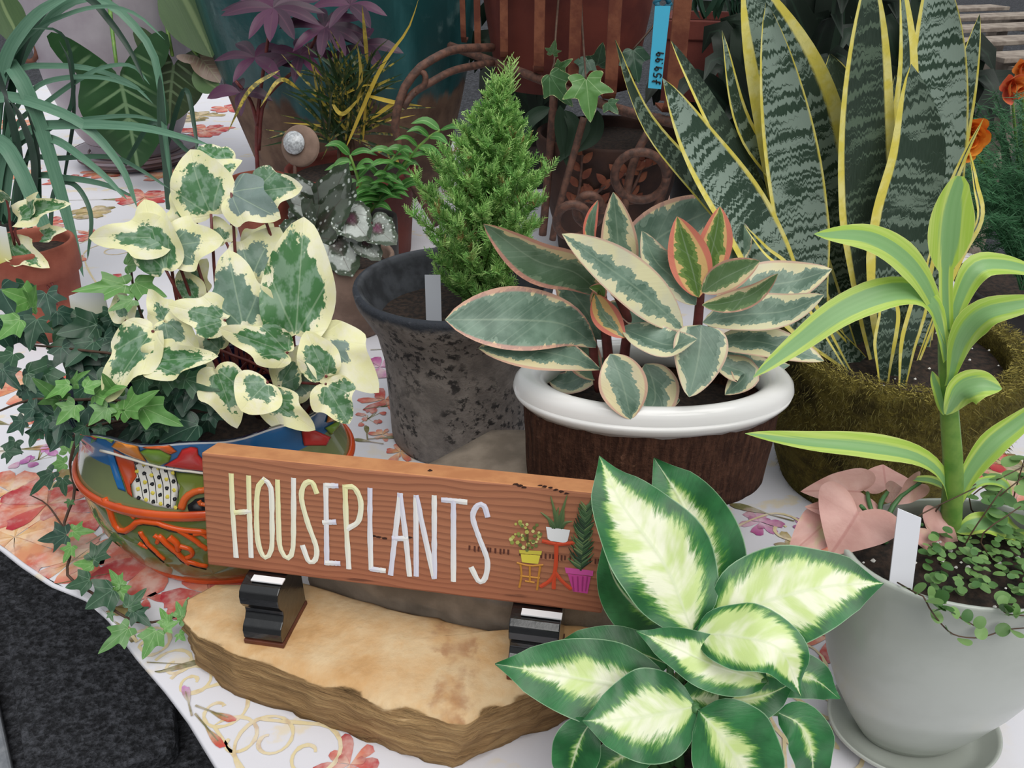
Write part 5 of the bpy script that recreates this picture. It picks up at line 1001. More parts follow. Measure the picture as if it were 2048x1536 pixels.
LT = [((255, 530), (300, 480), 70), ((250, 570), (140, 580), 62), ((270, 565), (330, 590), 60), ((120, 800), (70, 760), 66), ((150, 810), (110, 850), 60), ((190, 790), (240, 770), 60), ((215, 815), (175, 850), 56), ((250, 820), (310, 780), 70), ((285, 815), (360, 850), 74), ((235, 790), (205, 755), 50), ((145, 770), (165, 740), 40), ((60, 600), (10, 580), 70), ((40, 640), (-10, 680), 66), ((65, 615), (70, 570), 56), ((265, 600), (215, 620), 44)]
for b, tp_, w_ in LT: Yb = 1.0 - (b[1] - 560) / 280 * .16; ivl(b, tp_, Yb - .03, Yb - .05, w_, rv.uniform(.55, .9), n=V((rv.uniform(-.3, .3), -.7, .7)).normalized())
for path in [[(300, 830, .86), (230, 800, .86), (150, 800, .86), (60, 800, .9), (-20, 830, .95)], [(320, 800, .9), (260, 720, .93), (160, 700, .96), (60, 690, 1.0)], [(330, 790, .95), (300, 680, .98), (270, 590, 1.0), (260, 520, 1.0)], [(300, 830, .88), (200, 850, .85), (130, 880, .86)]]: stem(TV, pl(path, 0), .0022, .0014, M['brown_stem'], 'vine', n=16)
vp = [P(230, 830, .83), P(165, 860, .84)] + [PZ(x, y, z) for x, y, z in [(140, 930, .07), (150, 985, .04), (128, 1050, .02), (140, 1110, .016), (135, 1150, .016), (190, 1190, .016), (235, 1225, .016), (280, 1245, .018), (330, 1240, .02), (358, 1230, .03)]]
stem(TV, vp, .0026, .0016, M['brown_stem'], 'vine', n=40)
stem(TV, [PZ(130, 1060, .015), PZ(95, 1010, .012), PZ(60, 990, .012)], .0015, .001, M['brown_stem'], 'vine', n=8)
def zz(p): return (p[0] * .5118, 750 + p[1] * .5118)
VL = [((258, 625), (140, 645), 125, 0), ((265, 300), (275, 205), 95, .9), ((300, 340), (435, 235), 130, .05), ((255, 345), (175, 360), 85, .9), ((205, 380), (105, 470), 95, .05), ((245, 405), (250, 475), 85, .1), ((275, 490), (265, 525), 50, .4), ((285, 610), (370, 610), 80, .95), ((280, 670), (240, 735), 80, .9), ((365, 720), (445, 625), 105, .1), ((365, 740), (280, 735), 85, .9), ((440, 840), (330, 915), 165, .08), ((350, 800), (250, 830), 110, .1), ((455, 830), (515, 905), 90, .9), ((470, 820), (420, 755), 70, .8), ((500, 910), (570, 830), 95, .15), ((520, 920), (590, 985), 95, .05), ((500, 990), (380, 1090), 115, .6), ((610, 1000), (550, 1110), 120, .7), ((660, 975), (620, 905), 70, .9), ((700, 1010), (725, 1040), 60, .8), ((712, 945), (840, 860), 105, .75), ((712, 945), (685, 880), 70, .8), ((640, 990), (700, 960), 70, .9), ((430, 930), (440, 965), 36, .3), ((240, 175), (215, 270), 110, .0), ((150, 215), (110, 280), 95, .05), ((60, 260), (20, 350), 90, .05), ((130, 130), (60, 130), 120, .0), ((270, 40), (170, 90), 90, .9), ((330, 50), (400, 20), 90, .9), ((20, 300), (90, 300), 90, .05), ((470, 130), (400, 170), 90, .9), ((540, 120), (705, 175), 110, .6), ((640, 180), (655, 225), 60, .1), ((600, 210), (570, 260), 90, .05), ((260, 230), (190, 300), 110, .0), ((330, 200), (290, 280), 105, .05), ((400, 205), (350, 265), 85, .1), ((180, 170), (110, 220), 105, .0), ((90, 180), (20, 225), 110, .0), ((230, 120), (300, 170), 100, .05)]
for b, tp_, w_, yg in VL:
    b2, t2 = zz(b), zz(tp_); hgt = .03 + .012 * rv.random(); q = PZ(b2[0], b2[1], hgt)
    if b[1] < 250: Yb = .83
    elif b[1] < 480: Yb = PZ(b2[0], b2[1], .06).y
    else: Yb = q.y
    ivl(b2, t2, Yb, Yb + (b2[1] - t2[1]) * .0005, w_ * .5118, yg, n=V((rv.uniform(-.2, .2), -.6, .8)).normalized())
def card(px4, Y, m, label, dY=.0, org=None, cat='plant label', cols=None, name='plant_label'):
    q = [P(x, y, Y + (dY if i > 1 else 0)) for i, (x, y) in enumerate(px4)]; n = (q[1] - q[0]).cross(q[3] - q[0]).normalized() * .0006; mb = MB()
    mb.add([v - n for v in q] + [v + n for v in q], [(0, 1, 2, 3), (7, 6, 5, 4), (0, 4, 5, 1), (1, 5, 6, 2), (2, 6, 7, 3), (3, 7, 4, 0)], col=cols)
    return tag(mb.build(name, m, None, False, org=q[0]), label, cat)
card([(150, 668), (222, 648), (205, 568), (138, 592)], 1.06, M['paint'], 'white, blue and yellow printed card among the dark ivy', cols=[lin(c) for c in ('#d8cf58', '#cfd0a0', '#9fa8bc', '#eceef2')] * 2)

# ------------------------------------------------------------------ left background
def simple_pot(parent, cx, Y, rows, wall, m, sy=1.0, soilm=True, z0=.003, seg=48, name='pot'):
    c_, prof = pot_prof(cx, Y, rows, wall); zmn = min(z for z, r in prof); zt = max(z for z, r in prof)
    prof = [((z - zmn) * (zt - z0) / (zt - zmn) + z0, r) for z, r in prof]; mb = MB(); lathe(mb, c_, prof, seg=seg, sy=sy); o = mb.build(name, m, parent)
    if soilm: soil(parent, c_, rows[0][1] * S(rows[0][0], Y) - wall * .95, zt - .03, sy=sy)
    return o, c_, zt
# terracotta pot with a small variegated ivy, left edge
Yq = 1.62; xq = P(52, 480, Yq).x
TP = thing('small_potted_ivy', 'terracotta pot with a few white edged ivy leaves at the left edge', 'potted plant', (xq, Yq, 0))
_, cq, zq = simple_pot(TP, 52, Yq, [(482, 88), (500, 88), (535, 86), (537, 78), (600, 68), (640, 62)], .010, M['terracotta'])
for b, tp_, w_, m_ in [((35, 435), (126, 402), 62, .3), ((20, 492), (92, 532), 66, .3), ((30, 500), (-20, 490), 60, .2), ((60, 425), (68, 385), 40, .3), ((85, 470), (125, 458), 40, .3), ((10, 400), (-20, 370), 40, .2)]: oleaf(TP, b, tp_, Yq - .06, Yq - .09, w_, M['marengo_leaf'], 'leaf', col=(.34, .0, 0), kind='marengo', n=V((0, -.75, .6)).normalized(), fold=.25, wave=.05, seed=int(b[0]))
for path in [[(30, 490), (20, 450), (18, 420), (10, 390)], [(40, 490), (30, 460), (60, 430)], [(60, 490), (75, 540), (100, 580), (115, 610)], [(35, 495), (60, 500), (80, 530), (125, 600)]]: stem(TP, [P(x, y, Yq - .06) for x, y in path], .003, .002, M['red_stem'], n=8)
card([(-6, 530), (24, 518), (12, 455), (-12, 450)], Yq - .09, M['paint'], 'white and yellow plastic tag at the left edge in the terracotta pot', cols=[lin(c) for c in ('#d8cf58', '#d8d8a0', '#e4e8ec', '#e4e8ec')] * 2)
# strappy grassy plant
Yr = 1.95
GP = thing('spider_grass', 'plant with long arching blue green strap leaves at the far left', 'potted plant', (P(-40, 420, Yr).x, Yr, 0))
simple_pot(GP, -40, Yr, [(440, 70), (480, 66), (540, 56)], .01, M['dark_plastic'])
def q26(l): return [(x * .26, y * .26) for x, y in l]
ST = [([(-30, 470), (-10, 250), (8, 133), (42, 158), (83, 258), (125, 396), (167, 554)], 24, 0), ([(-40, 460), (-20, 300), (8, 290), (42, 342), (83, 437), (142, 575)], 24, 0), ([(-30, 450), (-20, 230), (0, 196), (62, 204), (167, 250), (242, 333), (275, 417)], 17, 0), ([(-10, 440), (10, 310), (67, 258), (125, 250), (208, 250), (300, 258), (420, 290)], 15, 0), ([(-30, 440), (-10, 220), (13, 120), (44, 65), (86, 21), (146, -12)], 26, 0), ([(10, 450), (20, 200), (80, 60), (161, -2), (221, 10), (273, 57), (307, 109), (322, 182), (328, 247), (341, 364)], 14, 0), ([(10, 450), (30, 150), (100, 10), (169, -8), (221, 44), (265, 109), (289, 165)], 14, 1), ([(-20, 440), (-10, 200), (52, 78), (130, 31), (208, 13), (273, 29), (330, 80)], 8, .2),
      ([(0, 440), (0, 200), (40, 140), (104, 132), (182, 138), (260, 166), (307, 208)], 10, .1), ([(0, 440), (20, 250), (65, 182), (117, 158), (208, 156), (290, 184)], 9, .3), ([(0, 440), (31, 260), (91, 208), (156, 161), (208, 135), (265, 132), (300, 170)], 9, .2), ([(10, 440), (30, 300), (78, 276), (117, 283), (156, 309), (208, 351), (255, 400)], 13, .1), ([(20, 450), (65, 359), (130, 356), (208, 369), (270, 395)], 10, .2), ([(20, 440), (47, 325), (117, 317), (221, 314), (273, 335), (340, 378)], 8, .5), ([(30, 460), (40, 330), (20, 220), (8, 180), (-20, 100)], 14, .9), ([(60, 460), (70, 330), (40, 230), (10, 190)], 13, .9), ([(80, 470), (75, 300), (55, 220)], 9, .9), ([(100, 480), (110, 380), (150, 370), (182, 430), (175, 520)], 8, .6), ([(40, 450), (60, 300), (140, 220), (140, 100), (110, 60), (60, 58)], 8, .8), ([(130, 350), (148, 230), (140, 130), (118, 80)], 7, .9), ([(0, 380), (40, 290), (110, 250), (160, 240), (260, 232), (330, 245)], 8, .3), ([(250, 330), (300, 250), (330, 260), (372, 300), (405, 320)], 8, .8), ([(330, 330), (335, 290), (370, 180), (390, 260), (395, 320)], 8, .9), ([(340, 420), (335, 330), (325, 250), (320, 150)], 16, .6)]
for i, (px, w_, dk_) in enumerate(ST): leaf(GP, px, Yr, Yr - .12 - .02 * (i % 4), w_ * 1.35, M['strap_leaf'], 'strap_leaf', col=(dk_, 0, 0), prof='strap', fold=.2, nu=30, nv=4, n=V((.1, -.85, .5)).normalized(), seed=i)
# lilac urn
Yu = 3.0
UR = thing('lilac_urn', 'large lilac grey urn on a ringed saucer with hanging arrowhead leaves', 'potted plant', (P(190, 200, Yu).x, Yu, 0))
simple_pot(UR, 188, Yu, [(-80, 158), (-40, 154), (60, 148), (140, 138), (210, 118), (250, 98), (268, 86), (284, 82), (292, 86), (310, 88)], .03, M['urn_glaze'], seg=64)
cu = (P(188, -80, Yu).x, Yu)
mb = MB(); lathe(mb, cu, [(.012, .001), (.012, .13), (.05, .205), (.055, .21), (.05, .213), (.002, .165), (.002, .001)], seg=56); us = mb.build('saucer', M['urn_glaze'], UR)
for z, r in ((.052, .2125), (.030, .196), (.012, .178)):
    mb = MB(); lathe(mb, cu, [(z + .004 * math.sin(a), r + .003 * math.cos(a)) for a in [i * math.pi / 4 for i in range(9)]], seg=56); mb.build('dark_ring_line', M['urn_line'], us)
for py in (272, 296):
    z = zat(py, Yu); r = 87 * S(py, Yu); mb = MB(); lathe(mb, cu, [(z + .005 * math.sin(a), r + .004 * math.cos(a)) for a in [i * math.pi / 4 for i in range(9)]], seg=56); mb.build('dark_ring_line', M['urn_line'], UR)
mb = MB(); c0 = P(54, 92, Yu - .16); mb.tube([c0 + V((.035 * math.cos(a), -.01, .045 * math.sin(a))) for a in [i * .4 for i in range(17)]], .008, .008, seg=6); mb.tube([P(35, 50, Yu - .12), P(48, 65, Yu - .16), P(52, 80, Yu - .17)], .009, .009, seg=6, n=5); mb.build('ring_handle', M['soft_rust'], UR)
for b, tp_, w_, y0, c_, n_ in [((234, 130), (272, 340), 240, 2.62, 1, (-.05, -.95, .2)), ((350, 112), (338, 248), 160, 2.66, .95, (.3, -.9, .2)), ((395, 110), (440, 165), 70, 2.6, .6, (.2, -.8, .5))]: oleaf(UR, b, tp_, y0, y0 - .04, w_, M['arrow_leaf'], 'arrowhead_leaf', col=(c_, 0, 0), kind='arrow', n=V(n_).normalized(), fold=.1, wave=.03, seed=int(w_), sm=2, droop=.06)
for path, w_, c_ in [([(330, -60), (370, 0), (400, 60), (425, 115)], 120, .3), ([(-10, -30), (10, 20), (30, 60), (40, 100)], 70, .1), ([(400, 130), (410, 160), (440, 180)], 50, .8)]: leaf(UR, path, 2.62, 2.55, w_, M['big_leaf'], 'broad_leaf', col=(c_, 0, 0), n=V((.1, -.9, .3)).normalized(), fold=.1)
for path in [[(214, -60, 2.9), (222, 40, 2.7), (233, 130, 2.62)], [(320, -60, 2.9), (330, 30, 2.7), (345, 112, 2.62)], [(330, -40, 2.9), (360, 60, 2.65), (395, 110, 2.6)]]: stem(UR, pl(path, 0), .008, .005, M['green_stem'], 'leaf_stalk', n=10)
# ------------------------------------------------------------------ middle background
# teal glazed planter
Yt = 2.75
TE = thing('teal_planter', 'very large teal glazed planter with a bare clay foot', 'planter', (P(665, 200, Yt).x, Yt, 0))
simple_pot(TE, 665, Yt, [(-160, 300), (-100, 292), (0, 272), (90, 252), (180, 225), (260, 198), (330, 176)], .03, M['teal_glaze'], seg=64)
# croton
Yc = 2.1
CT = thing('narrow_leaf_croton', 'croton with thin yellow and green leaves in front of the teal planter', 'potted plant', (P(700, 330, Yc).x, Yc, 0))
_, ccr, zcr = simple_pot(CT, 702, Yc, [(330, 132), (360, 130), (362, 120), (420, 112), (465, 104)], .012, M['dark_terracotta'])
rc = random.Random(5)
mb = MB(); cb = P(690, 330, Yc)
for i in range(4): stem(CT, [cb + V((rc.uniform(-.02, .02), 0, -.03)), cb + V((rc.uniform(-.03, .03), 0, .08)), cb + V((rc.uniform(-.05, .05), 0, .18))], .006, .004, M['brown_stem'], n=6)
for i in range(130):
    bx0 = 690 + rc.uniform(-38, 38); by0 = rc.uniform(165, 305); an = rc.gauss(0, .75); L = rc.uniform(80, 190) * (1.0 if by0 > 200 else .85); tx, ty = bx0 + math.sin(an) * L * 1.05, by0 - math.cos(an) * L * .8 + (abs(an) ** 2) * 14
    m1 = ((bx0 + tx) / 2 + rc.uniform(-12, 12), (by0 + ty) / 2 - rc.uniform(0, 22)); dY = rc.uniform(-.12, .06)
    leaf(CT, [(bx0, by0), m1, (tx, ty)], Yc - .02, Yc + dY, rc.uniform(4.5, 8), M['croton_leaf'], col=(1 if rc.random() < .07 else 0, rc.choice([0, .1, .2, .6]), 0), prof='lance', nu=8, nv=2, fold=.2, n=V((0, -.9, .4)).normalized(), seed=i)
for px, c_ in [([(690, 300), (760, 140), (815, 60), (838, -5)], 1), ([(740, 240), (790, 205), (830, 190)], 1), ([(730, 190), (790, 205), (845, 212)], .9), ([(660, 200), (685, 228), (725, 190)], .6), ([(715, 210), (722, 150), (715, 90)], .8), ([(735, 130), (730, 70), (724, 10)], .6), ([(560, 140), (500, 180), (455, 265)], .2), ([(600, 180), (560, 160), (520, 215)], .3)]: leaf(CT, px, Yc - .05, Yc - .12, 9, M['croton_leaf'], col=(c_, .8, 0), prof='lance', nu=12, nv=2, n=V((0, -.9, .4)).normalized())
# purple whorled plant
Yp = 2.2; PU = thing('purple_foliage_plant', 'tall stemmed plant with whorls of purple leaves beside the croton', 'potted plant', (P(515, 380, Yp).x, Yp, 0))
simple_pot(PU, 515, Yp, [(355, 60), (380, 58), (425, 50)], .01, M['terracotta'])
for path in [[(517, 370), (513, 280), (520, 190), (545, 20)], [(517, 300), (530, 200), (600, 130), (640, 60)], [(515, 250), (500, 200), (470, 160)]]: stem(PU, [P(x, y, Yp) for x, y in path], .006, .004, M['red_stem'], n=10)
rp = random.Random(9)
for (cx_, cy_, n_, L_) in [(546, 16, 11, 95), (650, 55, 10, 85), (510, 115, 6, 75), (700, 10, 6, 70), (600, 110, 7, 75), (480, 185, 4, 60), (720, 90, 5, 80)]:
    for k in range(n_):
        an = 2 * math.pi * k / n_ + rp.uniform(-.25, .25); tx, ty = cx_ + math.cos(an) * L_ * 1.1, cy_ + math.sin(an) * L_ * .6 + 12
        leaf(PU, [(cx_, cy_), ((cx_ + tx) / 2, (cy_ + ty) / 2 - 8), (tx, ty)], Yp - .02, Yp - .02 - .10 * math.sin(an), rp.uniform(20, 30), M['purple_leaf'], col=(rp.choice([0, .2, .6]), 0, 0), prof='ell', nu=8, nv=4, fold=.2, n=V((0, -.7, .7)).normalized())
# spotted begonia
Yb_ = 1.64
BG = thing('rex_begonia', 'begonia with dark silver spotted leaves in a tan clay pot', 'potted plant', (P(700, 520, Yb_).x, Yb_, 0))
simple_pot(BG, 690, Yb_, [(508, 98), (530, 96), (570, 90), (620, 78), (660, 66)], .010, M['clay_tan'])
for b, tp_, w_, c_, n_ in [((640, 422), (570, 352), 84, (.1, 1), (-.2, -.8, .5)), ((640, 442), (692, 332), 92, (.1, .3), (.1, -.9, .3)), ((628, 468), (705, 368), 86, (.2, .2), (.1, -.85, .4)), ((690, 425), (738, 478), 84, (.8, 1), (.1, -.8, .5)), ((742, 446), (792, 486), 72, (1, .5), (.3, -.8, .4)), ((668, 468), (704, 554), 100, (.3, .9), (0, -.85, .4)), ((620, 470), (560, 450), 70, (.2, .2), (-.2, -.7, .6)), ((720, 470), (760, 520), 60, (.6, .6), (0, -.8, .5)), ((600, 460), (620, 400), 70, (.2, .1), (0, -.8, .5))]: oleaf(BG, b, tp_, Yb_ - .08, Yb_ - .12, w_, M['begonia_leaf'], col=(*c_, 0), kind='begonia', n=V(n_).normalized(), wave=.03, seed=int(w_), sm=2, fold=.12); stem(BG, [P(680, 500, Yb_), P(*b, Yb_ - .08)], .004, .003, M['red_stem'], 'leaf_stalk', n=4)
# soft green upright plant
Yg_ = 1.83
SG = thing('soft_green_seedling', 'young soft green leafy plant between the croton and the conifer', 'potted plant', (P(735, 420, Yg_).x, Yg_, 0))
simple_pot(SG, 740, Yg_, [(430, 54), (450, 53), (500, 46)], .01, M['dark_plastic'])
rs = random.Random(4)
for path in [[(730, 430), (745, 380), (790, 310)], [(735, 430), (720, 370), (700, 310)], [(735, 430), (780, 370), (840, 290), (880, 260)], [(735, 430), (760, 400), (800, 380)]]:
    stem(SG, [P(x, y, Yg_) for x, y in path], .005, .003, M['green_stem'], n=8)
    for p in cr([(x, y, 0) for x, y in path], 8)[2:]:
        for s in (-1, 1):
            if rs.random() < .15: continue
            L = rs.uniform(36, 62); an = rs.uniform(-.6, .9); leaf(SG, [(p.x, p.y), (p.x + s * L * .5, p.y - math.sin(an) * L * .4 - 6), (p.x + s * L, p.y - math.sin(an) * L * .6 + 6)], Yg_, Yg_ - rs.uniform(.0, .08), rs.uniform(13, 21), M['soft_green_leaf'], col=(rs.random() * .6, 0, 0), prof='lance', nu=8, nv=4, fold=.2, n=V((0, -.7, .7)).normalized())
# medallion stake
Ym_ = 1.75; MS = thing('medallion_stake', 'rusty garden stake topped by a tan disc with a glass bead', 'garden stake', PZ(590, 470, .004))
c0 = P(600, 292, Ym_); nrm_ = V((-.25, -.9, .35)).normalized(); ax = nrm_.cross(V((0, 0, 1))).normalized(); ay = ax.cross(nrm_); r0 = 41 * S(292, Ym_)
def medal(c_, r_, th, dome, m_, nm):
    mb = MB(); N = 28; vs = []
    for h_, q in ((-th, 1), (th * .3, 1), (th, .92), (th + dome * .6, .6), (th + dome, .25)): vs += [c_ + (ax * math.cos(2 * math.pi * k / N) + ay * math.sin(2 * math.pi * k / N)) * r_ * q + nrm_ * h_ for k in range(N)]
    mb.add(vs, [(j * N + k, j * N + (k + 1) % N, (j + 1) * N + (k + 1) % N, (j + 1) * N + k) for j in range(4) for k in range(N)] + [tuple(range(N)), tuple(4 * N + k for k in range(N))]); return mb.build(nm, m_, MS)
medal(c0, r0, .004, .0, M['clay_tan'], 'disc'); medal(c0 - ax * -.008 * 0 + P(590, 286, Ym_) - c0 + nrm_ * .006, r0 * .55, .003, .012, M['glass_bead'], 'glass_bead')
stem(MS, [P(590, 310, Ym_), P(590, 380, Ym_), ORG[MS]], .004, .003, M['iron_rust'], 'stake_rod')

# ------------------------------------------------------------------ rusty plant stand with slatted basket, terracotta pots, tag
Ys = 1.85
RS = thing('rusty_plant_stand', 'rusty iron plant stand with flat upright slats, rings and curled legs', 'plant stand', PZ(1150, 500, 0))
def rod(path, r, nm='rod', n=22, m='iron_rust'): mb = MB(); mb.tube(pl(path, 0), r, r, seg=8, n=n); return mb.build(nm, M[m], RS)
SLT = [(926, 92, 2.25, 12), (955, 108, 2.2, 14), (1008, 122, 2.1, 17), (1078, 152, 2.0, 22), (1148, 176, 1.92, 24), (1222, 208, 1.84, 26), (1348, 236, 1.76, 34)]
for x, yb, Y, w_ in SLT:
    s = S(yb, Y); mb = MB(); x0 = P(x, yb - 40, Y).x; zb_ = zat(yb, Y); hw = w_ / 2 * s; pts = [(Y, 1.05), (Y, zb_ + .05), (Y + .006, zb_ + .02), (Y + .03, zb_ + .004), (Y + .12, zb_)]; vs = []; sx = V((.93, -.37, 0))
    for yy, z in pts:
        for dx in (-hw, hw): vs.append(V((x0, yy, z)) + sx * dx); 
        for dx in (hw, -hw): vs.append(V((x0, yy + .006, z + (.005 if z < zb_ + .03 else 0))) + sx * dx)
    mb.add(vs, [(i * 4 + k, i * 4 + (k + 1) % 4, i * 4 + 4 + (k + 1) % 4, i * 4 + 4 + k) for i in range(4) for k in range(4)] + [(3, 2, 1, 0), (16, 17, 18, 19)]); mb.build('slat', M['slat_rust'], RS, False, bevel=.001)
rod([(900, 92, 2.3), (955, 112, 2.22), (1078, 158, 2.03), (1222, 214, 1.86), (1348, 246, 1.77), (1520, 290, 1.65)], .011, 'bottom_rail')
rod([(900, -30, 2.3), (1078, -40, 2.03), (1348, -40, 1.77)], .008, 'upper_rail')
rod([(985, 95, 2.15), (911, 99, 2.05), (868, 117, 2.0), (837, 138, 1.98), (808, 177, 1.97), (798, 208, 1.96), (790, 247, 1.96), (800, 299, 1.96), (816, 351, 1.97), (850, 410, 1.98), (875, 450, 1.98)], .010, 'leg')
rod([(985, 125, 2.15), (911, 140, 2.05), (868, 161, 2.0), (826, 187, 1.98), (806, 215, 1.965)], .009, 'leg_curl')
rod([(838, 140, 1.98), (850, 150, 1.98), (848, 170, 1.98), (830, 185, 1.98)], .007, 'leg_curl', 10)
rod([(1322, 232, 1.80), (1290, 275, 1.78), (1264, 335, 1.77), (1248, 420, 1.76), (1238, 500, 1.75)], .009, 'leg'); rod([(1345, 320, 1.84), (1328, 380, 1.84), (1312, 420, 1.84), (1290, 480, 1.84)], .009, 'leg')
rod([(1108, 190, 2.0), (1100, 300, 2.0), (1090, 420, 2.0), (1085, 470, 2.0)], .010, 'leg'); rod([(1168, 235, 1.86), (1150, 300, 1.85), (1130, 370, 1.84), (1112, 440, 1.84), (1105, 480, 1.84)], .008, 'leg')
for cx_, cy_, rx, ry, Y in ((1281, 352, 52, 48, 1.745), (1146, 442, 33, 33, 1.72), (1178, 420, 26, 30, 1.76)): rod([(cx_ + rx * math.cos(a), cy_ + ry * math.sin(a), Y + .02 * math.sin(a)) for a in [i * math.pi / 12 for i in range(25)]], .0095, 'ring', 30)
# pots in the basket
RP = thing('terracotta_ivy_pot', 'dark red terracotta pot of trailing variegated ivy inside the rusty basket', 'potted plant', (P(1150, 150, 2.28).x, 2.28, zat(170, 2.28)))
simple_pot(RP, 1140, 2.28, [(-150, 190), (-120, 188), (20, 165), (120, 145), (165, 138)], .014, M['dark_terracotta'], z0=zat(165, 2.28))
for b, tp_, w_, m_, y_, n_, yg in [((1172, 158), (1182, 244), 104, .09, 1.80, (0, -.9, .3), .7), ((1100, 150), (1140, 215), 74, .10, 1.85, (-.5, -.8, .2), .3), ((1105, 108), (1110, 82), 34, .1, 1.86, (0, -.9, .3), .5), ((1115, 140), (1140, 120), 34, .12, 1.86, (0, -.9, .3), .4), ((1265, 100), (1278, 165), 66, .05, 1.95, (0, -.9, .3), .05), ((1195, 130), (1205, 90), 60, .1, 1.95, (0, -.9, .3), .1), ((1175, 120), (1160, 160), 50, .05, 1.92, (0, -.9, .3), .05), ((1215, 205), (1235, 225), 40, .1, 1.84, (0, -.9, .3), .2)]: ivl(b, tp_, y_, y_ - .03, w_, yg, n=V(n_).normalized(), parent=RP, nm='ivy_leaf', margin=m_)
for path in [[(1160, -40, 2.1), (1165, 60, 1.95), (1172, 158, 1.80)], [(1120, -40, 2.1), (1112, 60, 1.92), (1108, 130, 1.86), (1100, 152, 1.85)], [(1330, 20, 2.0), (1300, 60, 1.97), (1265, 100, 1.95)]]: stem(RP, pl(path, 0), .003, .002, M['brown_stem'], n=10)
RT = thing('terracotta_trough', 'rectangular dark terracotta trough at the right end of the rusty basket', 'planter', P(1440, 200, 1.95))
mb = MB(); c_ = P(1440, 110, 1.98); rotz = Matrix.Rotation(R(-12), 3, 'Z'); zb_, zt_ = zat(195, 1.95), zat(35, 1.95)
for d_, s_ in (((0, -.085, 0), (.24, .014, 1)), ((0, .085, 0), (.24, .014, 1)), ((-.113, 0, 0), (.014, .156, 1)), ((.113, 0, 0), (.014, .156, 1))): mb.box(V((c_.x, c_.y, (zb_ + zt_) / 2)) + rotz @ V(d_), (s_[0], s_[1], zt_ - zb_), rotz)
mb.box((c_.x, c_.y, zb_ + .01), (.23, .16, .02), rotz); mb.build('trough_body', M['dark_terracotta'], RT, False); 
mb = MB(); mb.box(V((c_.x, c_.y, zt_ - .02)) + rotz @ V((0, -.085, 0)), (.25, .024, .04), rotz); mb.build('rim', M['dark_terracotta'], RT, False, bevel=.003)
mb = MB(); mb.box((c_.x, c_.y, zt_ - .03), (.215, .155, .02), rotz); mb.build('soil', M['potting_soil'], RT, False)
for i in range(14): x = 1400 + rs.random() * 90; leaf(RT, [(x, 40), (x + rs.uniform(-20, 20), 10), (x + rs.uniform(-40, 40), -30)], 1.95, 1.93, 14, M['strap_leaf'], col=(.9, 0, 0), prof='lance', nu=6, nv=2)
# urn-shaped pot with raised branches
Yo = 2.12
OP = thing('branch_relief_pot', 'dark brown pot with raised leafy branches under the rusty basket', 'pot', (P(1225, 400, Yo).x, Yo, 0))
rowsO = [(262, 150), (285, 148), (300, 140), (350, 128), (400, 112), (418, 104), (424, 100), (460, 92)]
simple_pot(OP, 1222, Yo, rowsO, .012, M['relief_brown'])
def op_pt(px, py, off=.004):
    d = ray(px, py); c_ = P(1222, 262, Yo).x
    for i in range(300):
        p = V((0, 0, CAMZ)) + d * ((Yo - .25 + .25 * i / 300) / d.y); py2 = py
        f_ = (zat(262, Yo) - p.z) / zat(262, Yo); k = max(0, min(.999, f_)) * 7; j = int(k); r = (rowsO[j][1] + (rowsO[j + 1][1] - rowsO[j][1]) * (k - j)) * S(340, Yo)
        if math.hypot(p.x - c_, p.y - Yo) <= r + off: return p
    return p
rb_ = random.Random(2)
for path in [[(1150, 420), (1160, 370), (1165, 310)], [(1150, 420), (1200, 380), (1240, 350)], [(1240, 420), (1270, 370), (1290, 320)], [(1165, 400), (1220, 410), (1280, 405)], [(1240, 350), (1300, 330), (1335, 300)]]:
    mb = MB(); q = [op_pt(*p) for p in path]; mb.tube(q, .005, .003, seg=6, n=10); mb.build('relief_branch', M['iron_rust'], OP)
    c2 = cr([(x, y, 0) for x, y in path], 7)
    for k_, p in enumerate(c2[1:]):
        s = 1 if k_ % 2 else -1; a, b = op_pt(p.x, p.y), op_pt(p.x + s * 22, p.y - 22); mb = MB(); strip(mb, [a, (a + b) / 2 + V((0, -.004, 0)), b], .018, n=V((0, -.95, .3)), nu=6, nv=4, curl=-.3); mb.build('relief_leaf', M['slat_rust'], OP)
for px in [[(1130, 220), (1150, 260), (1130, 320)], [(1180, 230), (1160, 270), (1110, 330)], [(1195, 220), (1190, 270), (1155, 305)], [(1100, 215), (1060, 240), (1040, 290)], [(1120, 210), (1125, 280), (1135, 335)]]: leaf(RP, px, 1.92, 1.9, 30, M['dark_leaf'], 'trailing_leaf', col=(.3, 0, 0), prof='lance', nu=10, nv=4, fold=.2, n=V((0, -.9, .3)).normalized())
# price tag
TG = thing('price_tag', 'bright blue price tag reading 59.99 hanging on the rusty basket', 'price tag', P(1310, 178, 1.70))
tq = [P(1296, 176, 1.70), P(1322, 178, 1.70), P(1341, 12, 1.70), P(1310, 12, 1.70)]
mb = MB(); n_ = V((0, -.0006, 0)); mb.add([v + n_ for v in tq] + [v - n_ for v in tq], [(0, 1, 2, 3), (7, 6, 5, 4), (0, 4, 5, 1), (1, 5, 6, 2), (2, 6, 7, 3), (3, 7, 4, 0)]); mb.build('tag_card', M['blue_tag'], TG, False)
def tp2(px, py): return P(px, py, 1.6985)
GL = {'$': [[(1, 3), (8, 3.5)], [(4.5, 0), (4.5, 7)], [(1.5, 1), (3, 0), (6, 6)]], '5': [[(8, 6), (3, 6), (2, 3.4), (6, 3.6), (7.5, 1.8), (5, 0), (1.5, .8)]], '9': [[(7, 4), (4, 6), (2, 4.6), (3, 3), (6.6, 3.6), (7.2, 5), (6.4, 0)]], '.': [[(4, 0), (4.8, .6)]]}
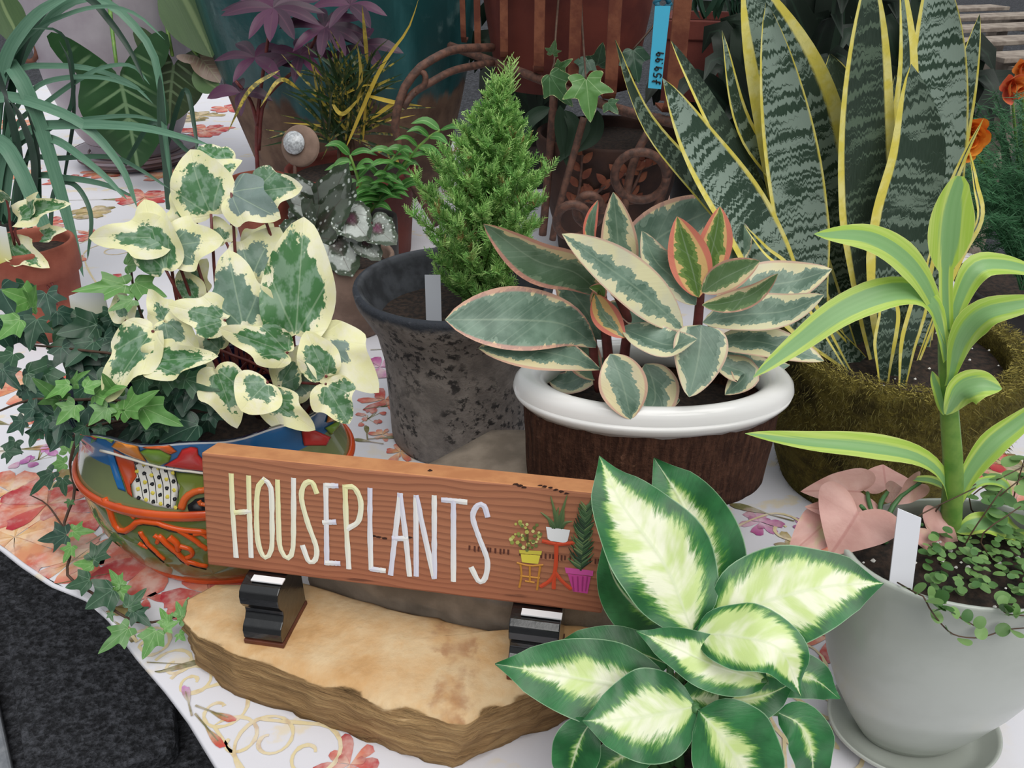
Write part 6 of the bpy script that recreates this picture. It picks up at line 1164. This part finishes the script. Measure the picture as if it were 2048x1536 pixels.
# characters run up the tag: along = (.115,-1) direction, their tops to the left
bx_, by_ = 1320.5, 170.0; ux, uy = .115, -1.0
for ch, adv in (('$', 13), ('5', 13), ('9', 12), ('.', 5), ('9', 12), ('9', 12)):
    mb = MB()
    for sp in GL[ch]:
        pts = []
        for gx, gy in sp: L_ = gx * 1.25; H_ = gy * 2.5; pts.append(tp2(bx_ + ux * L_ - H_ * .99, by_ + uy * L_ - H_ * .11))
        mb.tube(pts, .0013, .0013, seg=5, n=len(pts) * 3)
    mb.build('handwritten_character', M['ink_black'], TG); bx_ += ux * adv; by_ += uy * adv
mb = MB(); k0 = P(1326, 6, 1.71)
for a in range(6): mb.tube([k0 + V((.012 * math.cos(a), 0, .010 * math.sin(a))), k0 + V((.016 * math.cos(a + 1.3), .004, .014 * math.sin(a + 1.3)))], .005, .005, seg=6)
mb.build('tag_knot', plain('tag_twine', '#1f6a84', .6), TG)

# ------------------------------------------------------------------ right background
rd = random.Random(12)
def darkplant(cx, Y, n, label, rows, spread, top, lw, c_):
    D_ = thing('dark_foliage_plant', label, 'potted plant', (P(cx, rows[0][0], Y).x, Y, 0)); simple_pot(D_, cx, Y, rows, .012, M['dark_plastic'])
    for i in range(n):
        an = rd.uniform(-1.25, 1.25); L = rd.uniform(.5, 1); bx0, by0 = cx + rd.uniform(-30, 30), rows[0][0] - 5; tx, ty = cx + math.sin(an) * spread * L, by0 - math.cos(an) * top * L - 40; m1 = ((bx0 + tx * 1.2) / 2.2, (by0 + ty) / 2 - 40)
        leaf(D_, [(bx0, by0), m1, (tx, ty), (tx + (tx - cx) * .25, ty + 50)], Y, Y + rd.uniform(-.15, .15), rd.uniform(.7, 1.2) * lw, M['dark_leaf'], col=(rd.choice(c_), 0, 0), prof='ell', nu=12, nv=4, fold=.2, n=V((rd.uniform(-.3, .3), -.8, .5)).normalized())
    return D_
darkplant(1560, 1.75, 34, 'dark glossy broad leaved plant directly behind the snake plant', [(420, 90), (450, 86), (510, 74)], 200, 420, 80, [0, 0, .1])
darkplant(1830, 1.85, 36, 'dark glossy broad leaved plant behind the right half of the snake plant', [(380, 90), (410, 86), (470, 74)], 200, 400, 80, [0, 0, .15])
darkplant(1700, 2.15, 34, 'dark glossy leafy plant farthest back behind the snake plant', [(330, 90), (360, 86), (400, 74)], 260, 420, 90, [0, 0, .1])
darkplant(1070, 2.75, 30, 'dark leafy plant showing between the teal planter and the rusty basket', [(290, 70), (310, 66), (345, 56)], 120, 380, 70, [0, .1, .4])
darkplant(1420, 2.3, 26, 'dark leafy plant behind the terracotta trough', [(330, 80), (350, 76), (400, 66)], 170, 330, 70, [0, 0, .2])
# slatted wooden staging, top right
BN = thing('slatted_staging', 'weathered wooden slatted bench top at the upper right', 'bench', P(2000, 150, 2.3))
o0 = P(1955, 150, 2.35); dx_ = V((.96, .28, 0)).normalized(); dy_ = V((-.28, .96, 0)).normalized(); rz = Matrix((dx_, dy_, V((0, 0, 1)))).transposed(); zt_ = zat(105, 2.35)
for i in range(5): mb = MB(); mb.box(V((o0.x, o0.y, zt_)) + dx_ * (.42 + .03 * math.sin(i * 2.1)) + dy_ * (-.08 + i * .25), (.95, .10, .013), rz); mb.build('slat', M['bench_wood'], BN, False, bevel=.002)
for s_ in (.06, .8): mb = MB(); mb.box(V((o0.x, o0.y, zt_ - .03)) + dx_ * s_ + dy_ * .35, (.05, 1.0, .04), rz); mb.build('bearer', M['bench_wood'], BN, False)
for sx_, sy_ in ((.06, -.08), (.8, -.08), (.06, .78), (.8, .78)):
    q = V((o0.x, o0.y, 0)) + dx_ * sx_ + dy_ * sy_; mb = MB(); mb.box((q.x, q.y, (zt_ - .05 + GZ) / 2), (.05, .05, zt_ - .05 - GZ - .002), rz); mb.build('leg', M['bench_wood'], BN, False)
mb = MB(); mb.box(V((o0.x, o0.y, zt_ - .075)) + dx_ * .45 + dy_ * -.13, (.95, .025, .12), rz); mb.build('front_board', M['bench_wood'], BN, False)
# big dark pot at right: asparagus fern, needles on wiry fronds, with orange flowers
FN = thing('asparagus_fern', 'dark grey pot of feathery asparagus fern and orange flowers at the right edge', 'potted plant', (P(2120, 575, 1.45).x, 1.45, 0))
simple_pot(FN, 2120, 1.45, [(575, 190), (600, 188), (620, 180), (760, 150), (850, 132)], .014, M['dark_plastic'], z0=.012)
mb = MB(); c_ = (P(2120, 575, 1.45).x, 1.45); lathe(mb, c_, [(.008, .001), (.008, .13), (.03, .175), (.03, .18), (.003, .14), (.003, .001)], seg=48); mb.build('saucer', M['dark_plastic'], FN)
for i in range(70):
    bx0, by0 = 2070 + rd.uniform(-30, 30), 520; an = rd.uniform(-1.6, .7); L = rd.uniform(140, 400); tx, ty = bx0 + math.sin(an) * L * .75, by0 - math.cos(an) * L; ty = min(ty, 660)
    if ty < 190: ty = 190 + rd.uniform(0, 60)
    if tx < 1900 and ty < 480: tx = 1900 + rd.uniform(0, 40)
    pts = cr(pl([(bx0, by0 + 60), ((bx0 + tx) / 2 + 15, (by0 + ty) / 2 - 35), (tx, ty)], 1.38, 1.38 + rd.uniform(-.18, .05)), 14); mb = MB(); mb.tube(pts, .0011, .0006, seg=4)
    for k in range(3, 15):
        for j in range(26):
            d = V((rd.uniform(-1, 1), rd.uniform(-1, 1), rd.uniform(-.6, 1))).normalized(); Ln = rd.uniform(.010, .024); p = pts[k] + V((rd.uniform(-.006, .006), 0, rd.uniform(-.006, .006))); s = d.orthogonal().normalized() * .0008
            mb.add([p + s, p - s, p + d * Ln], [(0, 1, 2)])
    mb.build('frond', M['fern_green'], FN, False)
# orange flowers
OF = FN
for cx_, cy_, r_, Y, m_, np in [(1922, 272, 50, 1.17, 'flower_orange', 26), (2022, 172, 42, 1.3, 'flower_coral', 10), (2044, 138, 36, 1.32, 'flower_coral', 10), (1935, 290, 30, 1.2, 'flower_orange', 10)]:
    c_ = P(cx_, cy_, Y); R_ = r_ * S(cy_, Y); stem(OF, [P(2060, 585, 1.42), P((2060 + cx_) / 2, 380, 1.38), c_], .003, .002, M['green_stem'], 'flower_stalk', n=8)
    for k in range(np):
        an = k * 2.4; q = (k + 1) / np; d = V((math.cos(an) * q, -.55 + .3 * q, math.sin(an) * q)).normalized(); mb = MB(); outleaf(mb, c_ + d * R_ * .1, c_ + d * R_ * (.6 + .5 * q), R_ * .8, n=V((-math.cos(an) * .6, -1, -math.sin(an) * .6)).normalized(), kind='disc', cup=.6, fold=.1, wave=.05, rings=2, droop=-.2, seed=k); mb.build('petal', M[m_], OF)
for px in [[(2050, 570), (1960, 380), (1930, 330)], [(2050, 570), (2010, 330), (2000, 220)], [(2050, 570), (1950, 300), (1960, 210)], [(2050, 570), (2040, 300), (2045, 200)]]: leaf(OF, px, 1.43, 1.40, 46, M['dark_leaf'], col=(.5, 0, 0), prof='ell', nu=10, nv=4, fold=.2)
